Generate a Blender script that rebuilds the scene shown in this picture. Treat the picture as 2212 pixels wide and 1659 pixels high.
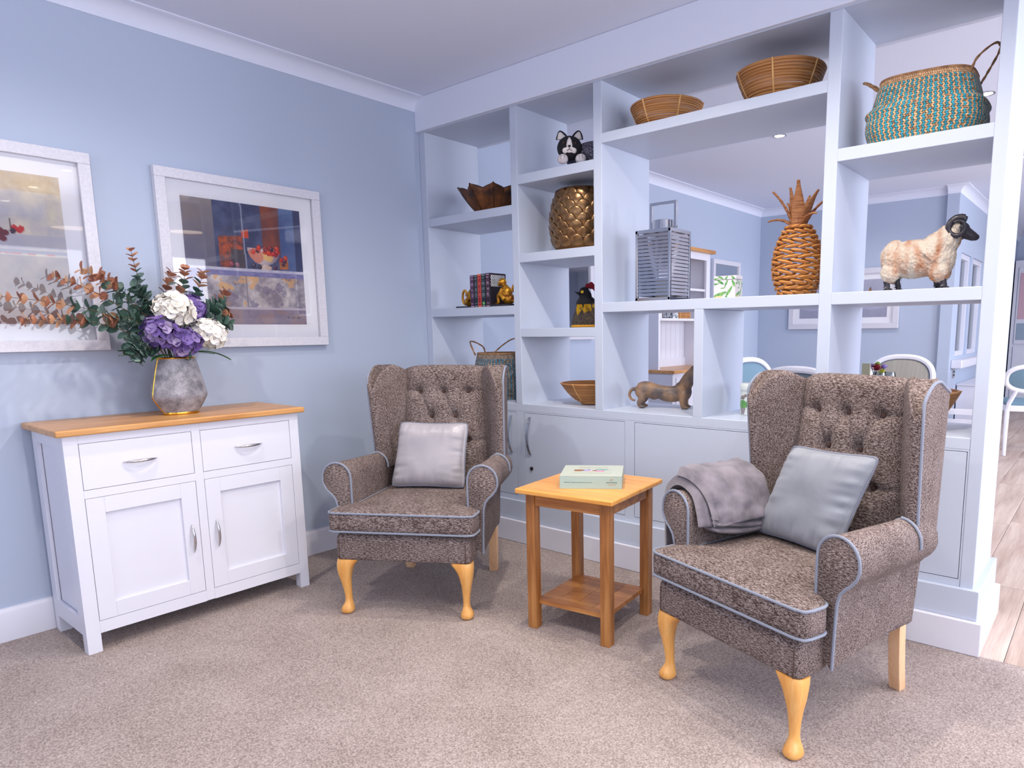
import bpy, bmesh, math, random
from mathutils import Vector, Matrix, noise
random.seed(7)
R = math.radians
scene = bpy.context.scene
col = scene.collection
for o in list(bpy.data.objects): bpy.data.objects.remove(o)

# ------------------------------------------------------------------ camera
W, H = 2212, 1659
cam_d = bpy.data.cameras.new('camera'); cam = bpy.data.objects.new('camera', cam_d); col.objects.link(cam)
YAW, PIT, ROLL, FPX = .67135, .14860, -.01138, 1455.6
fw = Vector((-math.sin(YAW)*math.cos(PIT), math.cos(YAW)*math.cos(PIT), -math.sin(PIT)))
rt = Vector((math.cos(YAW), math.sin(YAW), 0)); up = rt.cross(fw)
rt2 = rt*math.cos(ROLL)+up*math.sin(ROLL); up2 = up*math.cos(ROLL)-rt*math.sin(ROLL)
mw = Matrix((rt2, up2, -fw)).transposed().to_4x4(); mw.translation = Vector((3.2539, -2.6473, 1.15))
cam.matrix_world = mw
cam_d.sensor_width = 36; cam_d.lens = FPX/W*36; cam_d.shift_x = -143.04/W; cam_d.shift_y = 105.14/W; cam_d.clip_start = .02
scene.camera = cam

# ------------------------------------------------------------------ world, light, exposure
scene.view_settings.view_transform = 'Standard'; scene.view_settings.look = 'None'
scene.view_settings.gamma = 1; scene.view_settings.use_curve_mapping = False
scene.view_settings.exposure = 0.0
wd = bpy.data.worlds.new('world'); scene.world = wd; wd.use_nodes = True
bg = wd.node_tree.nodes['Background']; bg.inputs[0].default_value = (.84, .88, 1, 1); bg.inputs[1].default_value = 1.2
CEIL = 2.4716
def area(name, loc, aim, sx, sy, power, colr):
    l = bpy.data.lights.new(name, 'AREA'); l.shape = 'RECTANGLE'; l.size = sx; l.size_y = sy; l.energy = power; l.color = colr
    o = bpy.data.objects.new(name, l); col.objects.link(o); o.location = loc
    o.rotation_euler = (Vector(aim)-Vector(loc)).to_track_quat('-Z', 'Y').to_euler()
    return o
DAY = (.86, .88, 1.0)
WINS = [(-3.6, -2.0), (-1.5, .1), (.8, 2.6), (3.4, 5.2)]       # window openings (y range) in the right wall
for i, (a, b) in enumerate(WINS):
    area('window_daylight', (6.36, (a+b)/2, 1.5), (0, (a+b)/2, 1.2), b-a, 1.3, (44, 46, 112, 104)[i], DAY)
FWINS = [(1.0, 2.6), (3.4, 5.0)]                                # and in the wall behind the camera (x range)
for i, (a, b) in enumerate(FWINS):
    area('window_daylight', ((a+b)/2, -4.86, 1.5), ((a+b)/2, 0, 1.2), b-a, 1.3, 20, DAY)

# ------------------------------------------------------------------ helpers
def lin(c):
    return tuple(((x/255)/12.92 if x/255 <= .04045 else ((x/255+.055)/1.055)**2.4) for x in c)+(1,)
class MB:
    def __init__(s): s.v = []; s.f = []
    def add(s, vs, fs):
        n = len(s.v); s.v += [Vector(p) for p in vs]; s.f += [tuple(i+n for i in f) for f in fs]; return s
    def box(s, x0, x1, y0, y1, z0, z1):
        return s.add([(x, y, z) for z in (z0, z1) for y in (y0, y1) for x in (x0, x1)],
                     [(0, 2, 3, 1), (4, 5, 7, 6), (0, 1, 5, 4), (2, 6, 7, 3), (0, 4, 6, 2), (1, 3, 7, 5)])
    def loft(s, rings, cap=True, closed=True, loop=False):
        n = len(rings[0]); vs = [p for r in rings for p in r]; fs = []
        m = len(rings)
        for i in range(m if loop else m-1):
            for j in range(n if closed else n-1):
                a = i*n+j; b = i*n+(j+1) % n; c = ((i+1) % m)*n+(j+1) % n; d = ((i+1) % m)*n+j
                fs.append((a, b, c, d))
        if cap and not loop: fs.append(tuple(reversed(range(n)))); fs.append(tuple(range((m-1)*n, m*n)))
        return s.add(vs, fs)
    def prism(s, poly, ax, a, b):
        def p(q, t): return {'x': (t, q[0], q[1]), 'y': (q[0], t, q[1]), 'z': (q[0], q[1], t)}[ax]
        return s.loft([[p(q, a) for q in poly], [p(q, b) for q in poly]])
    def tube(s, path, r, n=8, loop=False, flat=1.0):
        P = [Vector(p) for p in path]; m = len(P); rings = []; prev = None
        for i in range(m):
            if loop: t = P[(i+1) % m]-P[i-1]
            else: t = P[min(i+1, m-1)]-P[max(i-1, 0)]
            if t.length < 1e-9: t = Vector((0, 0, 1))
            t.normalize()
            if prev is None:
                a = Vector((0, 0, 1)) if abs(t.z) < .9 else Vector((1, 0, 0)); nx = t.cross(a).normalized()
            else:
                nx = prev-t*prev.dot(t); nx = nx.normalized() if nx.length > 1e-6 else t.orthogonal().normalized()
            prev = nx; ny = t.cross(nx)
            rr = r[i] if isinstance(r, (list, tuple)) else r
            rings.append([P[i]+nx*(rr*math.cos(2*math.pi*k/n))+ny*(rr*flat*math.sin(2*math.pi*k/n)) for k in range(n)])
        return s.loft(rings, loop=loop)
    def lathe(s, prof, n=32, sx=1, sy=1, c=(0, 0, 0), cap=True):
        return s.loft([[(c[0]+r*sx*math.cos(2*math.pi*k/n), c[1]+r*sy*math.sin(2*math.pi*k/n), c[2]+z) for k in range(n)] for r, z in prof], cap=cap)
    def ell(s, c, r, nu=16, nv=10, rot=None):
        if not isinstance(r, (tuple, list)): r = (r, r, r)
        rings = []
        for i in range(nv+1):
            ph = -math.pi/2+math.pi*i/nv; cc = max(math.cos(ph), .02)
            rings.append([Vector((r[0]*cc*math.cos(2*math.pi*k/nu), r[1]*cc*math.sin(2*math.pi*k/nu), r[2]*math.sin(ph))) for k in range(nu)])
        if rot is not None: rings = [[rot @ p for p in q] for q in rings]
        return s.loft([[p+Vector(c) for p in q] for q in rings])
    def grid(s, nu, nv, fn):
        return s.add([fn(i/nu, j/nv) for j in range(nv+1) for i in range(nu+1)],
                     [(j*(nu+1)+i, j*(nu+1)+i+1, (j+1)*(nu+1)+i+1, (j+1)*(nu+1)+i) for j in range(nv) for i in range(nu)])
    def xf(s, m): s.v = [m @ p for p in s.v]; return s
    def mesh(s, name, mat, smooth=True, ang=38, fix=True):
        me = bpy.data.meshes.new(name); me.from_pydata([tuple(p) for p in s.v], [], s.f)
        bm = bmesh.new(); bm.from_mesh(me)
        if fix: bmesh.ops.recalc_face_normals(bm, faces=bm.faces)
        if smooth:
            for f in bm.faces: f.smooth = True
            for e in bm.edges:
                e.smooth = e.is_boundary or (len(e.link_faces) == 2 and e.calc_face_angle(0) < R(ang))
        bm.to_mesh(me); bm.free()
        if mat: me.materials.append(mat)
        return me
    def build(s, name, mat, parent=None, smooth=True, ang=38, bevel=0, seg=2, loc=None, fix=True):
        return link(name, s.mesh(name, mat, smooth, ang, fix), parent, loc, bevel, seg)
def link(name, me, parent=None, loc=None, bevel=0, seg=2, mx=None):
    o = bpy.data.objects.new(name, me); col.objects.link(o)
    if parent: o.parent = parent
    if loc: o.location = loc
    if mx is not None: o.matrix_local = mx
    if bevel:
        m = o.modifiers.new('bevel', 'BEVEL'); m.width = bevel; m.segments = seg; m.limit_method = 'ANGLE'; m.angle_limit = R(40)
        for p in me.polygons: p.use_smooth = True
        m.harden_normals = True
    return o
def tag(o, label=None, cat=None, group=None, kind=None):
    if label: o['label'] = label
    if cat: o['category'] = cat
    if group: o['group'] = group
    if kind: o['kind'] = kind
    return o
def thing(name, label, cat, loc=(0, 0, 0), rz=0, group=None):
    e = bpy.data.objects.new(name, None); col.objects.link(e); e.location = loc; e.rotation_euler = (0, 0, R(rz)); e.empty_display_size = .05
    return tag(e, label, cat, group)
def struct(o): o['kind'] = 'structure'; return o
def bx(name, mat, parent, x0, x1, y0, y1, z0, z1, bevel=0, seg=2):
    cx, cy, cz = (x0+x1)/2, (y0+y1)/2, z0
    return MB().box(x0-cx, x1-cx, y0-cy, y1-cy, 0, z1-z0).build(name, mat, parent, smooth=False, bevel=bevel, seg=seg, loc=(cx, cy, cz))
def blob(name, mb, mat, parent, voxel=.004, it=6):
    o = mb.build(name, mat, parent)
    m = o.modifiers.new('r', 'REMESH'); m.mode = 'VOXEL'; m.voxel_size = voxel; m.use_smooth_shade = True
    m = o.modifiers.new('s', 'SMOOTH'); m.iterations = it; m.factor = .5
    return o
def bez(pts, n=8):
    P = [Vector(p) for p in pts]; out = []
    for i in range(len(P)-1):
        p0 = P[max(i-1, 0)]; p1 = P[i]; p2 = P[i+1]; p3 = P[min(i+2, len(P)-1)]
        for k in range(n):
            t = k/n; out.append(.5*((2*p1)+(p2-p0)*t+(2*p0-5*p1+4*p2-p3)*t*t+(3*p1-p0-3*p2+p3)*t**3))
    return out+[P[-1]]
def text(name, s, size, mat, parent, mx, align='LEFT'):
    c = bpy.data.curves.new(name, 'FONT'); c.body = s; c.size = size; c.align_x = align; c.extrude = .0001
    o = bpy.data.objects.new(name, c); col.objects.link(o)
    me = bpy.data.meshes.new_from_object(o.evaluated_get(bpy.context.evaluated_depsgraph_get()))
    bpy.data.objects.remove(o); me.name = name; me.materials.clear(); me.materials.append(mat)
    return link(name, me, parent, mx=mx)

# ------------------------------------------------------------------ materials
def base(name):
    m = bpy.data.materials.new(name); m.use_nodes = True
    return m, m.node_tree, m.node_tree.nodes['Principled BSDF']
def nd(t, typ, **kw):
    n = t.nodes.new(typ)
    for k, v in kw.items(): setattr(n, k, v)
    return n
def coords(t, scale=(1, 1, 1), rot=(0, 0, 0), kind='Object'):
    c = nd(t, 'ShaderNodeTexCoord'); m = nd(t, 'ShaderNodeMapping'); m.inputs['Scale'].default_value = scale; m.inputs['Rotation'].default_value = rot
    t.links.new(c.outputs[kind], m.inputs[0]); return m.outputs[0]
def ramp(t, fac, stops):
    r = nd(t, 'ShaderNodeValToRGB'); e = r.color_ramp.elements
    while len(e) < len(stops): e.new(.5)
    for i, (p, c) in enumerate(stops): e[i].position = p; e[i].color = lin(c)
    t.links.new(fac, r.inputs[0]); return r.outputs[0]
def noi(t, vec, scale, detail=3, rough=.5):
    n = nd(t, 'ShaderNodeTexNoise'); n.inputs['Scale'].default_value = scale; n.inputs['Detail'].default_value = detail; n.inputs['Roughness'].default_value = rough
    t.links.new(vec, n.inputs['Vector']); return n.outputs[0]
def bump(t, b, h, strength, dist=.002):
    n = nd(t, 'ShaderNodeBump'); n.inputs['Strength'].default_value = strength; n.inputs['Distance'].default_value = dist
    t.links.new(h, n.inputs['Height']); t.links.new(n.outputs[0], b.inputs['Normal'])
def mat(name, c, rough=.5, metal=0, c2=None, ns=8, stretch=(1, 1, 1), bs=0, bstr=.3, spec=.5, lo=.35, hi=.65, detail=3, bdist=.002, sheen=0):
    m, t, b = base(name); b.inputs['Roughness'].default_value = rough; b.inputs['Metallic'].default_value = metal; b.inputs['Specular IOR Level'].default_value = spec
    b.inputs['Base Color'].default_value = lin(c)
    if sheen: b.inputs['Sheen Weight'].default_value = sheen
    if c2:
        t.links.new(ramp(t, noi(t, coords(t, stretch), ns, detail), [(lo, c), (hi, c2)]), b.inputs['Base Color'])
    if bs: bump(t, b, noi(t, coords(t, stretch), bs, 2), bstr, bdist)
    return m
def emit(name, c, s):
    m, t, b = base(name); b.inputs['Base Color'].default_value = lin(c); b.inputs['Emission Color'].default_value = lin(c); b.inputs['Emission Strength'].default_value = s; return m
def wood(name, c1, c2, c3, axis, rough=.4, sc=1.0):
    m, t, b = base(name); b.inputs['Roughness'].default_value = rough
    s = {'x': (1.2, 14, 14), 'y': (14, 1.2, 14), 'z': (14, 14, 1.2)}[axis]; s = tuple(q*sc for q in s)
    v = coords(t, s); n1 = noi(t, v, 2.2, 5, .6)
    s2 = {'x': (5, 130, 130), 'y': (130, 5, 130), 'z': (130, 130, 5)}[axis]
    n2 = noi(t, coords(t, s2), 1.5, 3)
    mx = nd(t, 'ShaderNodeMath', operation='MULTIPLY_ADD'); t.links.new(n2, mx.inputs[0]); mx.inputs[1].default_value = .35; t.links.new(n1, mx.inputs[2])
    t.links.new(ramp(t, mx.outputs[0], [(.4, c1), (.62, c2), (.85, c3)]), b.inputs['Base Color'])
    bump(t, b, n2, .12, .001); return m
def vcol(name, rough=.5, metal=0, spec=.5):
    m, t, b = base(name); b.inputs['Roughness'].default_value = rough; b.inputs['Metallic'].default_value = metal; b.inputs['Specular IOR Level'].default_value = spec
    a = nd(t, 'ShaderNodeVertexColor', layer_name='print'); t.links.new(a.outputs[0], b.inputs['Base Color']); return m
def printed(name, nu, nv, pos, colf, material, parent, loc=None):
    """a flat (or curved) print: pos(u,v) -> point, colf(u,v) -> sRGB"""
    mb = MB().grid(nu, nv, pos); me = mb.mesh(name, material, smooth=True, fix=False)
    at = me.color_attributes.new('print', 'FLOAT_COLOR', 'POINT')
    k = 0
    for j in range(nv+1):
        for i in range(nu+1): at.data[k].color = lin(colf(i/nu, j/nv)); k += 1
    return link(name, me, parent, loc)
def mixc(a, b, t): t = max(0, min(1, t)); return tuple(a[i]*(1-t)+b[i]*t for i in range(3))
def nz(u, v, s, k=0): return noise.fractal(Vector((u*s, v*s, k*7.3)), .8, 2.0, 4)*.5+.5

M = {}
M['wall'] = mat('wall_paint_blue', (178, 190, 210), .75, bs=350, bstr=.06, spec=.25)
M['ceil'] = mat('ceiling_paint', (223, 228, 243), .85, bs=250, bstr=.05, spec=.2)
M['trim'] = mat('trim_gloss_white', (220, 221, 232), .38, bs=60, bstr=.03)
M['case'] = mat('bookcase_paint', (190, 199, 216), .42, bs=300, bstr=.04, spec=.4)
M['white'] = mat('furniture_white_paint', (222, 223, 234), .4, bs=120, bstr=.04, spec=.4)
M['gap'] = mat('dark_gap', (60, 64, 78), .9)
M['oak'] = wood('oak_top', (166, 110, 56), (196, 140, 80), (214, 162, 102), 'y', .33)
M['oakx'] = wood('oak_table_x', (186, 118, 46), (220, 152, 70), (236, 172, 92), 'x', .3)
M['oakz'] = wood('oak_leg', (108, 62, 28), (154, 98, 48), (184, 128, 72), 'z', .4)
M['oakd'] = wood('oak_shelf', (112, 64, 30), (160, 100, 50), (192, 134, 76), 'x', .33)
M['beech'] = wood('honey_leg', (206, 138, 64), (224, 162, 86), (232, 178, 106), 'z', .3)
M['beechr'] = wood('pale_rear_leg', (206, 156, 112), (226, 182, 140), (236, 196, 156), 'z', .4)
M['steel'] = mat('brushed_steel', (205, 203, 205), .22, 1, bs=400, bstr=.03)
M['chrome'] = mat('chrome', (186, 187, 193), .12, 1)
M['lockm'] = mat('lock_metal', (96, 84, 84), .35, 1)
M['gold'] = mat('gold_trim', (226, 170, 66), .22, 1)
M['pipe'] = mat('blue_grey_piping', (132, 139, 155), .6, bs=900, bstr=.2)
M['btn'] = mat('button_fabric', (84, 62, 54), .9)

def tweed(name):
    m, t, b = base(name); b.inputs['Roughness'].default_value = .88; b.inputs['Specular IOR Level'].default_value = .25
    n1 = noi(t, coords(t, (85, 340, 340)), 1.0, 3, .65); n2 = noi(t, coords(t, (480, 480, 480)), 1.0, 2, .6); n3 = noi(t, coords(t, (9, 9, 9)), 1.0, 2)
    a = nd(t, 'ShaderNodeMath', operation='MULTIPLY_ADD'); t.links.new(n2, a.inputs[0]); a.inputs[1].default_value = .8; t.links.new(n1, a.inputs[2])
    a2 = nd(t, 'ShaderNodeMath', operation='MULTIPLY_ADD'); t.links.new(n3, a2.inputs[0]); a2.inputs[1].default_value = .12; t.links.new(a.outputs[0], a2.inputs[2])
    t.links.new(ramp(t, a2.outputs[0], [(.69, (26, 19, 19)), (.86, (72, 57, 53)), (1.0, (106, 90, 85)), (1.16, (154, 141, 138))]), b.inputs['Base Color'])
    bump(t, b, a.outputs[0], .55, .0016); return m
M['tweed'] = tweed('brown_tweed')
def carpet():
    m, t, b = base('carpet_pile'); b.inputs['Roughness'].default_value = .95; b.inputs['Specular IOR Level'].default_value = .1
    v = coords(t); n1 = noi(t, v, 190, 3, .7); n2 = noi(t, v, 5, 3); n3 = noi(t, v, 520, 2)
    a = nd(t, 'ShaderNodeMath', operation='MULTIPLY_ADD'); t.links.new(n2, a.inputs[0]); a.inputs[1].default_value = .16; t.links.new(n1, a.inputs[2])
    t.links.new(ramp(t, a.outputs[0], [(.34, (122, 108, 103)), (.58, (188, 172, 166)), (.82, (232, 219, 215))]), b.inputs['Base Color'])
    h = nd(t, 'ShaderNodeMath', operation='ADD'); t.links.new(n1, h.inputs[0]); t.links.new(n3, h.inputs[1]); bump(t, b, h.outputs[0], .9, .006); return m
M['carpet'] = carpet()
M['plank'] = wood('floor_oak', (150, 126, 112), (182, 160, 146), (204, 186, 172), 'y', .45, .5)
def glass(name, tint=(255, 255, 255), ior=1.45, gr=.02):
    m, t, b = base(name); out = t.nodes['Material Output']; t.nodes.remove(b)
    tr = nd(t, 'ShaderNodeBsdfTransparent'); tr.inputs[0].default_value = lin(tint); gl = nd(t, 'ShaderNodeBsdfGlossy'); gl.inputs['Roughness'].default_value = gr
    fr = nd(t, 'ShaderNodeFresnel'); fr.inputs[0].default_value = ior; mx = nd(t, 'ShaderNodeMixShader')
    t.links.new(fr.outputs[0], mx.inputs[0]); t.links.new(tr.outputs[0], mx.inputs[1]); t.links.new(gl.outputs[0], mx.inputs[2]); t.links.new(mx.outputs[0], out.inputs[0]); return m
M['pane'] = glass('picture_glass', ior=1.55)
M['glass'] = glass('clear_glass', (235, 240, 245), 1.45)
M['lamp'] = emit('downlight_glow', (255, 246, 232), 18)
M['print'] = vcol('printed_art', .6); M['printg'] = vcol('printed_gloss', .3)
# ------------------------------------------------------------------ the room
YB, YF, XR = -4.9, 4.85, 6.4          # wall behind the camera, far dining wall, window wall on the right
BEAM = -.024
DEP = .413
XP = 1.99                             # corner where the dining room opens into the passage
struct(bx('floor', M['carpet'], None, -.1, XR+.1, YB-.1, -.023, -.06, 0))
fl2 = struct(MB().box(-.1, XR+.1, -.023, 12.2, -.06, -.004).build('floor_wood', M['gap'], None, smooth=False))
# oak planks laid lengthways in the dining room: real boards where they can be told apart
pw, rows = .19, 0
x = 1.9
plank_me = {}
while x < 3.9:
    y = -.023-random.random()*.9; first = True
    while y < 7.5:
        L = 1.22; y0 = max(y, -.021); y1 = y+L-.002
        if y1 > y0+.03:
            bx('plank', M['plank'], fl2, x, x+pw-.002, y0, y1, -.006, -.0005+random.random()*.0008)
        y += L
    x += pw
MB().box(-.05, 1.898, -.02, 12, -.005, -.001).box(3.995, XR, -.02, 12, -.005, -.001).box(1.9, 3.9, 7.5, 12, -.005, -.001).build('plank_area', M['plank'], fl2, smooth=False)['kind'] = 'stuff'
struct(bx('ceiling', M['ceil'], None, -.1, XR+.1, YB-.1, 12.2, CEIL, CEIL+.1))
struct(bx('wall_left', M['wall'], None, -.1, 0, YB-.1, YF+.1, 0, CEIL))
struct(bx('wall_back', M['wall'], None, 0, 1.885, YF-.05, YF+.1, 0, CEIL))
struct(bx('wall_pier', M['wall'], None, 1.885, XP, YF-.10, YF+.1, 0, CEIL))
def wall_with_holes(name, ax, pos, thick, lo, hi, holes, z0, z1):
    mb = MB(); xs = sorted([lo, hi]+[q for h in holes for q in h])
    def put(a, b, za, zb):
        if b-a < .001: return
        if ax == 'x': mb.box(pos, pos+thick, a, b, za, zb)
        else: mb.box(a, b, pos, pos+thick, za, zb)
    for i in range(len(xs)-1):
        a, b = xs[i], xs[i+1]
        if any(abs(h[0]-a) < 1e-6 and abs(h[1]-b) < 1e-6 for h in holes): put(a, b, 0, z0); put(a, b, z1, CEIL)
        else: put(a, b, 0, CEIL)
    return struct(mb.build(name, M['wall'], None, smooth=False))
wall_with_holes('wall_right', 'x', XR, .12, YB-.1, 12.2, WINS, .85, 2.15)
wall_with_holes('wall_front', 'y', YB-.12, .12, 0, XR, FWINS, .85, 2.15)
PW = [(5.02, 5.62), (5.72, 6.40), (6.50, 7.2)]
wall_with_holes('wall_passage', 'x', XP-.12, .12, YF+.1, 9.5, PW, .86, 1.88)
struct(bx('wall_end', M['wall'], None, -.1, XR, 9.5, 9.62, 0, CEIL))
k = 0
def window(ax, pos, a, b, z0, z1, mull, depth=.07, pane=True):
    global k; k += 1
    w = bpy.data.objects.new('window_%d' % k, None); col.objects.link(w); struct(w)
    def B(n, a_, b_, za, zb, d0, d1, m):
        if ax == 'x': bx(n, m, w, pos+d0, pos+d1, a_, b_, za, zb)
        else: bx(n, m, w, a_, b_, pos+d0, pos+d1, za, zb)
    f = .05
    B('frame_rail', a, b, z0, z0+f, 0, depth, M['trim']); B('frame_rail', a, b, z1-f, z1, 0, depth, M['trim'])
    xs = [a]+[a+(b-a)*i/(mull+1) for i in range(1, mull+1)]+[b]
    for i, q in enumerate(xs):
        c = q if i == 0 else (q-f if i == len(xs)-1 else q-f/2)
        B('frame_stile', c, c+f, z0+f, z1-f, 0, depth, M['trim'])
    if pane: B('pane', a+f*.5, b-f*.5, z0+f*.5, z1-f*.5, depth*.45, depth*.55, M['glass'])
for a, b in WINS: window('x', XR+.04, a, b, .85, 2.15, 1)
for a, b in FWINS: window('y', YB-.10, a, b, .85, 2.15, 1)
for a, b in PW: window('x', XP-.09, a, b, .86, 1.88, 0)
# coving: concave plaster cornice, one run per wall
kt = 0
def trim(mb, m=None, smooth=True, bevel=0):
    global kt; kt += 1
    return struct(mb.build('trim_%d' % kt, m or M['trim'], None, smooth=smooth, bevel=bevel, ang=30))
CP = [(0, CEIL), (0, 2.400), (.004, 2.400)]+[(.004+.068*(1-math.cos(R(a))), 2.404+.060*math.sin(R(a))) for a in range(0, 91, 10)]+[(.080, CEIL-.0045), (.080, CEIL)]
trim(MB().prism(CP, 'y', YB, BEAM), M['ceil'])
trim(MB().prism(CP, 'y', .46, YF-.05), M['ceil'])
trim(MB().loft([[(x0, YF-.05-d, z) for d, z in CP] for x0 in (.0, 1.885)]), M['ceil'])
trim(MB().loft([[(1.885-.0, YF-.10-d, z) for d, z in CP], [(XP, YF-.10-d, z) for d, z in CP], [(XP+d, YF-.10-d, z) for d, z in CP], [(XP+d, YF-.0, z) for d, z in CP], [(XP+d, 9.5, z) for d, z in CP]]), M['ceil'])
# skirting
BP = [(0, 0), (.016, 0), (.016, .112), (.013, .120), (.009, .124), (.008, .1295), (0, .1295)]
def baseboard(name, a, b): return struct(MB().prism(BP, 'y', a, b).build(name, M['trim'], None, ang=30))
baseboard('baseboard_left', YB, -.03)
baseboard('baseboard_dining', .42, YF-.05)
struct(MB().loft([[(x0, YF-.05-d, z) for d, z in BP] for x0 in (0, 1.885)]).build('baseboard_back', M['trim'], None, ang=30))
# window sill in the passage
struct(bx('trim_sill', M['trim'], None, XP, XP+.10, YF+.0, 7.3, .75, .832, bevel=.01))
# dropped beam above the shelving
struct(bx('ceiling_beam', M['ceil'], None, 0, 3.06, BEAM, .46, 2.29, CEIL, bevel=.004))

# downlights
def downlight(x, y, power, label, size=80, soft=.035, colr=(1, .91, .80)):
    d = thing('downlight', label, 'light', (x, y, CEIL), 0, 'recessed ceiling downlights')
    MB().lathe([(.046, -.0005), (.046, -.004), (.040, -.006), (.034, -.003), (.034, 0)], 28).build('trim_ring', M['chrome'], d)
    MB().lathe([(.033, -.0022), (.02, -.0024), (.001, -.0025)], 24).build('bulb', M['lamp'], d)
    l = bpy.data.lights.new('spot', 'SPOT'); l.energy = power; l.spot_size = R(size*2 if size < 80 else 150); l.spot_blend = .8; l.shadow_soft_size = soft; l.color = colr
    o = bpy.data.objects.new('spot', l); col.objects.link(o); o.parent = d; o.location = (0, 0, -.02)
for i, x in enumerate((1.56, 2.50, 3.47, 4.41, 5.35)):
    downlight(x, -.76, (66, 62, 44, 30, 24)[i], 'recessed downlight in the lounge ceiling row along the bookcase')
for x in (.95, 2.2, 3.4, 4.6):
    downlight(x, -2.0, 48, 'recessed downlight in the lounge ceiling row away from the bookcase')
for x, y, w in [(1.314, 2.063, 'above the dining table'), (2.552, 2.026, 'beyond the turquoise basket')]:
    downlight(x, y, 26, 'bright chrome-rimmed recessed downlight '+w, colr=(1, .96, .92))
for x, y in [(1.3, 3.9), (2.55, 3.9), (3.8, 2.0), (3.8, 4.0), (3.0, 6.2), (2.9, 8.0)]:  # unseen extra downlights, added to light the dining room and passage
    downlight(x, y, 22, 'unseen recessed downlight added to light the rooms beyond the bookcase', colr=(1, .96, .92))
# pendant lamp hanging over the seating, seen reflected in the picture glass
M['shade'] = mat('shade_fabric', (150, 128, 108), .9); M['diff'] = emit('diffuser_glow', (255, 226, 196), 6)
for (x, y, zb), lb in (((3.78, .22, 2.12), 'beige drum pendant lamp at the end of the bookcase'), ((3.80, -.66, 2.06), 'beige drum pendant lamp hanging among the lounge downlights')):
    pend = thing('pendant_lamp', lb, 'lamp', (x, y, zb), 0, 'drum pendant lamps')
    MB().lathe([(.18, 0), (.18, .25), (.177, .25), (.177, 0)], 40, cap=False).build('shade', M['shade'], pend)
    MB().lathe([(.176, .012), (.05, .011), (.001, .011)], 40).build('diffuser', M['diff'], pend)
    MB().lathe([(.0035, .1), (.0035, CEIL-zb-.015)], 8).lathe([(.05, CEIL-zb-.02), (.05, CEIL-zb)], 20).build('cord', M['white'], pend)

# ------------------------------------------------------------------ built-in bookcase
bc = thing('bookcase', 'pale blue-white built-in open bookcase dividing lounge from dining room', 'bookcase')
X = dict(a=.052, b0=.7227, b1=.7697, c0=1.2594, c1=1.3077, d0=1.8014, d1=1.8463, e0=2.3402, e1=2.3886, f0=2.885, f1=2.9284)
ZW, ZT = .7696, 2.29
for x0, x1, za in [(.001, X['a'], .2), (X['b0'], X['b1'], ZW-.002), (X['c0'], X['c1'], ZW-.002), (X['e0'], X['e1'], ZW-.002), (X['f0'], X['f1'], .2)]:
    bx('upright', M['case'], bc, x0, x1, 0, DEP, za, ZT, bevel=.003)
bx('upright', M['case'], bc, X['d0'], X['d1'], 0, DEP, ZW-.002, 1.2407, bevel=.003)
def shelf(x0, x1, z0, z1): bx('shelf', M['case'], bc, x0-.001, x1+.001, .0004, DEP-.0004, z0, z1, bevel=.0025)
shelf(X['a'], X['b0'], 1.7622, 1.808); shelf(X['a'], X['b0'], 1.2451, 1.2925)
for z0, z1 in [(1.9021, 1.9503), (1.5101, 1.5557), (1.1257, 1.1712)]: shelf(X['b1'], X['c0'], z0, z1)
shelf(X['c1'], X['e0'], 2.0124, 2.0572); shelf(X['c1'], X['e0'], 1.2407, 1.2864)
shelf(X['e1'], X['f0'], 1.7609, 1.8068); shelf(X['e1'], X['f0'], 1.2407, 1.2864)
bx('top_panel', M['case'], bc, .0, 2.93, -.004, DEP+.004, 2.286, 2.2899)
bx('worktop', M['case'], bc, X['a'], X['f0'], .0002, DEP-.001, .728, ZW, bevel=.003)
# base cupboards: face frame, recessed carcass, doors with handles and locks
doors = [(.062, .723), (.777, 1.438), (1.491, 2.152), (2.206, 2.88)]
ZD0, ZD1 = .2584, .7222
bx('carcass', M['gap'], bc, X['a'], X['f0'], .02, DEP-.01, .16, .727)
bx('back_panel', M['case'], bc, X['a'], X['f0'], DEP-.012, DEP-.001, .1, .727)
edges = [X['a']]+[q for d in doors for q in d]+[X['f0']]
for i in range(0, len(edges), 2):
    a, b = edges[i], edges[i+1]
    if b-a > .004: bx('frame_stile', M['case'], bc, a, b, 0, .022, .20, .728)
bx('frame_rail', M['case'], bc, X['a'], X['f0'], .0002, .022, .20, ZD0)
bx('frame_rail', M['case'], bc, X['a'], X['f0'], .0002, .022, ZD1, .7285)
g = .0022
for i, (a, b) in enumerate(doors):
    d = bx('door', M['case'], bc, a+g, b-g, .0006, .0195, ZD0+g, ZD1-g, bevel=.0012)
    if i < 2:
        cx = (a+b)/2; hx = (.681, .8205)[i]-cx; lx = (.670, .827)[i]-cx
        hp = [(hx, -.001-.028*math.sin(math.pi*t/12)**.8, .235+(.207)*t/12-.001) for t in range(13)]
        rings = [[(x_-.007, y_+.002, z_), (x_+.007, y_+.002, z_), (x_+.007, y_-.003, z_), (x_-.007, y_-.003, z_)] for x_, y_, z_ in hp]
        h = MB().loft(rings).build('handle', M['chrome'], d, smooth=True, ang=50); h.location = (0, -.010, 0)
        l = MB().xf(Matrix()).lathe([(.0105, 0), (.0105, .006), (.008, .008), (.001, .0085)], 20).xf(Matrix.Rotation(R(90), 4, 'X')).build('lock', M['lockm'], d)
        l.location = (lx, -.009, .42-ZD0-g)
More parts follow.
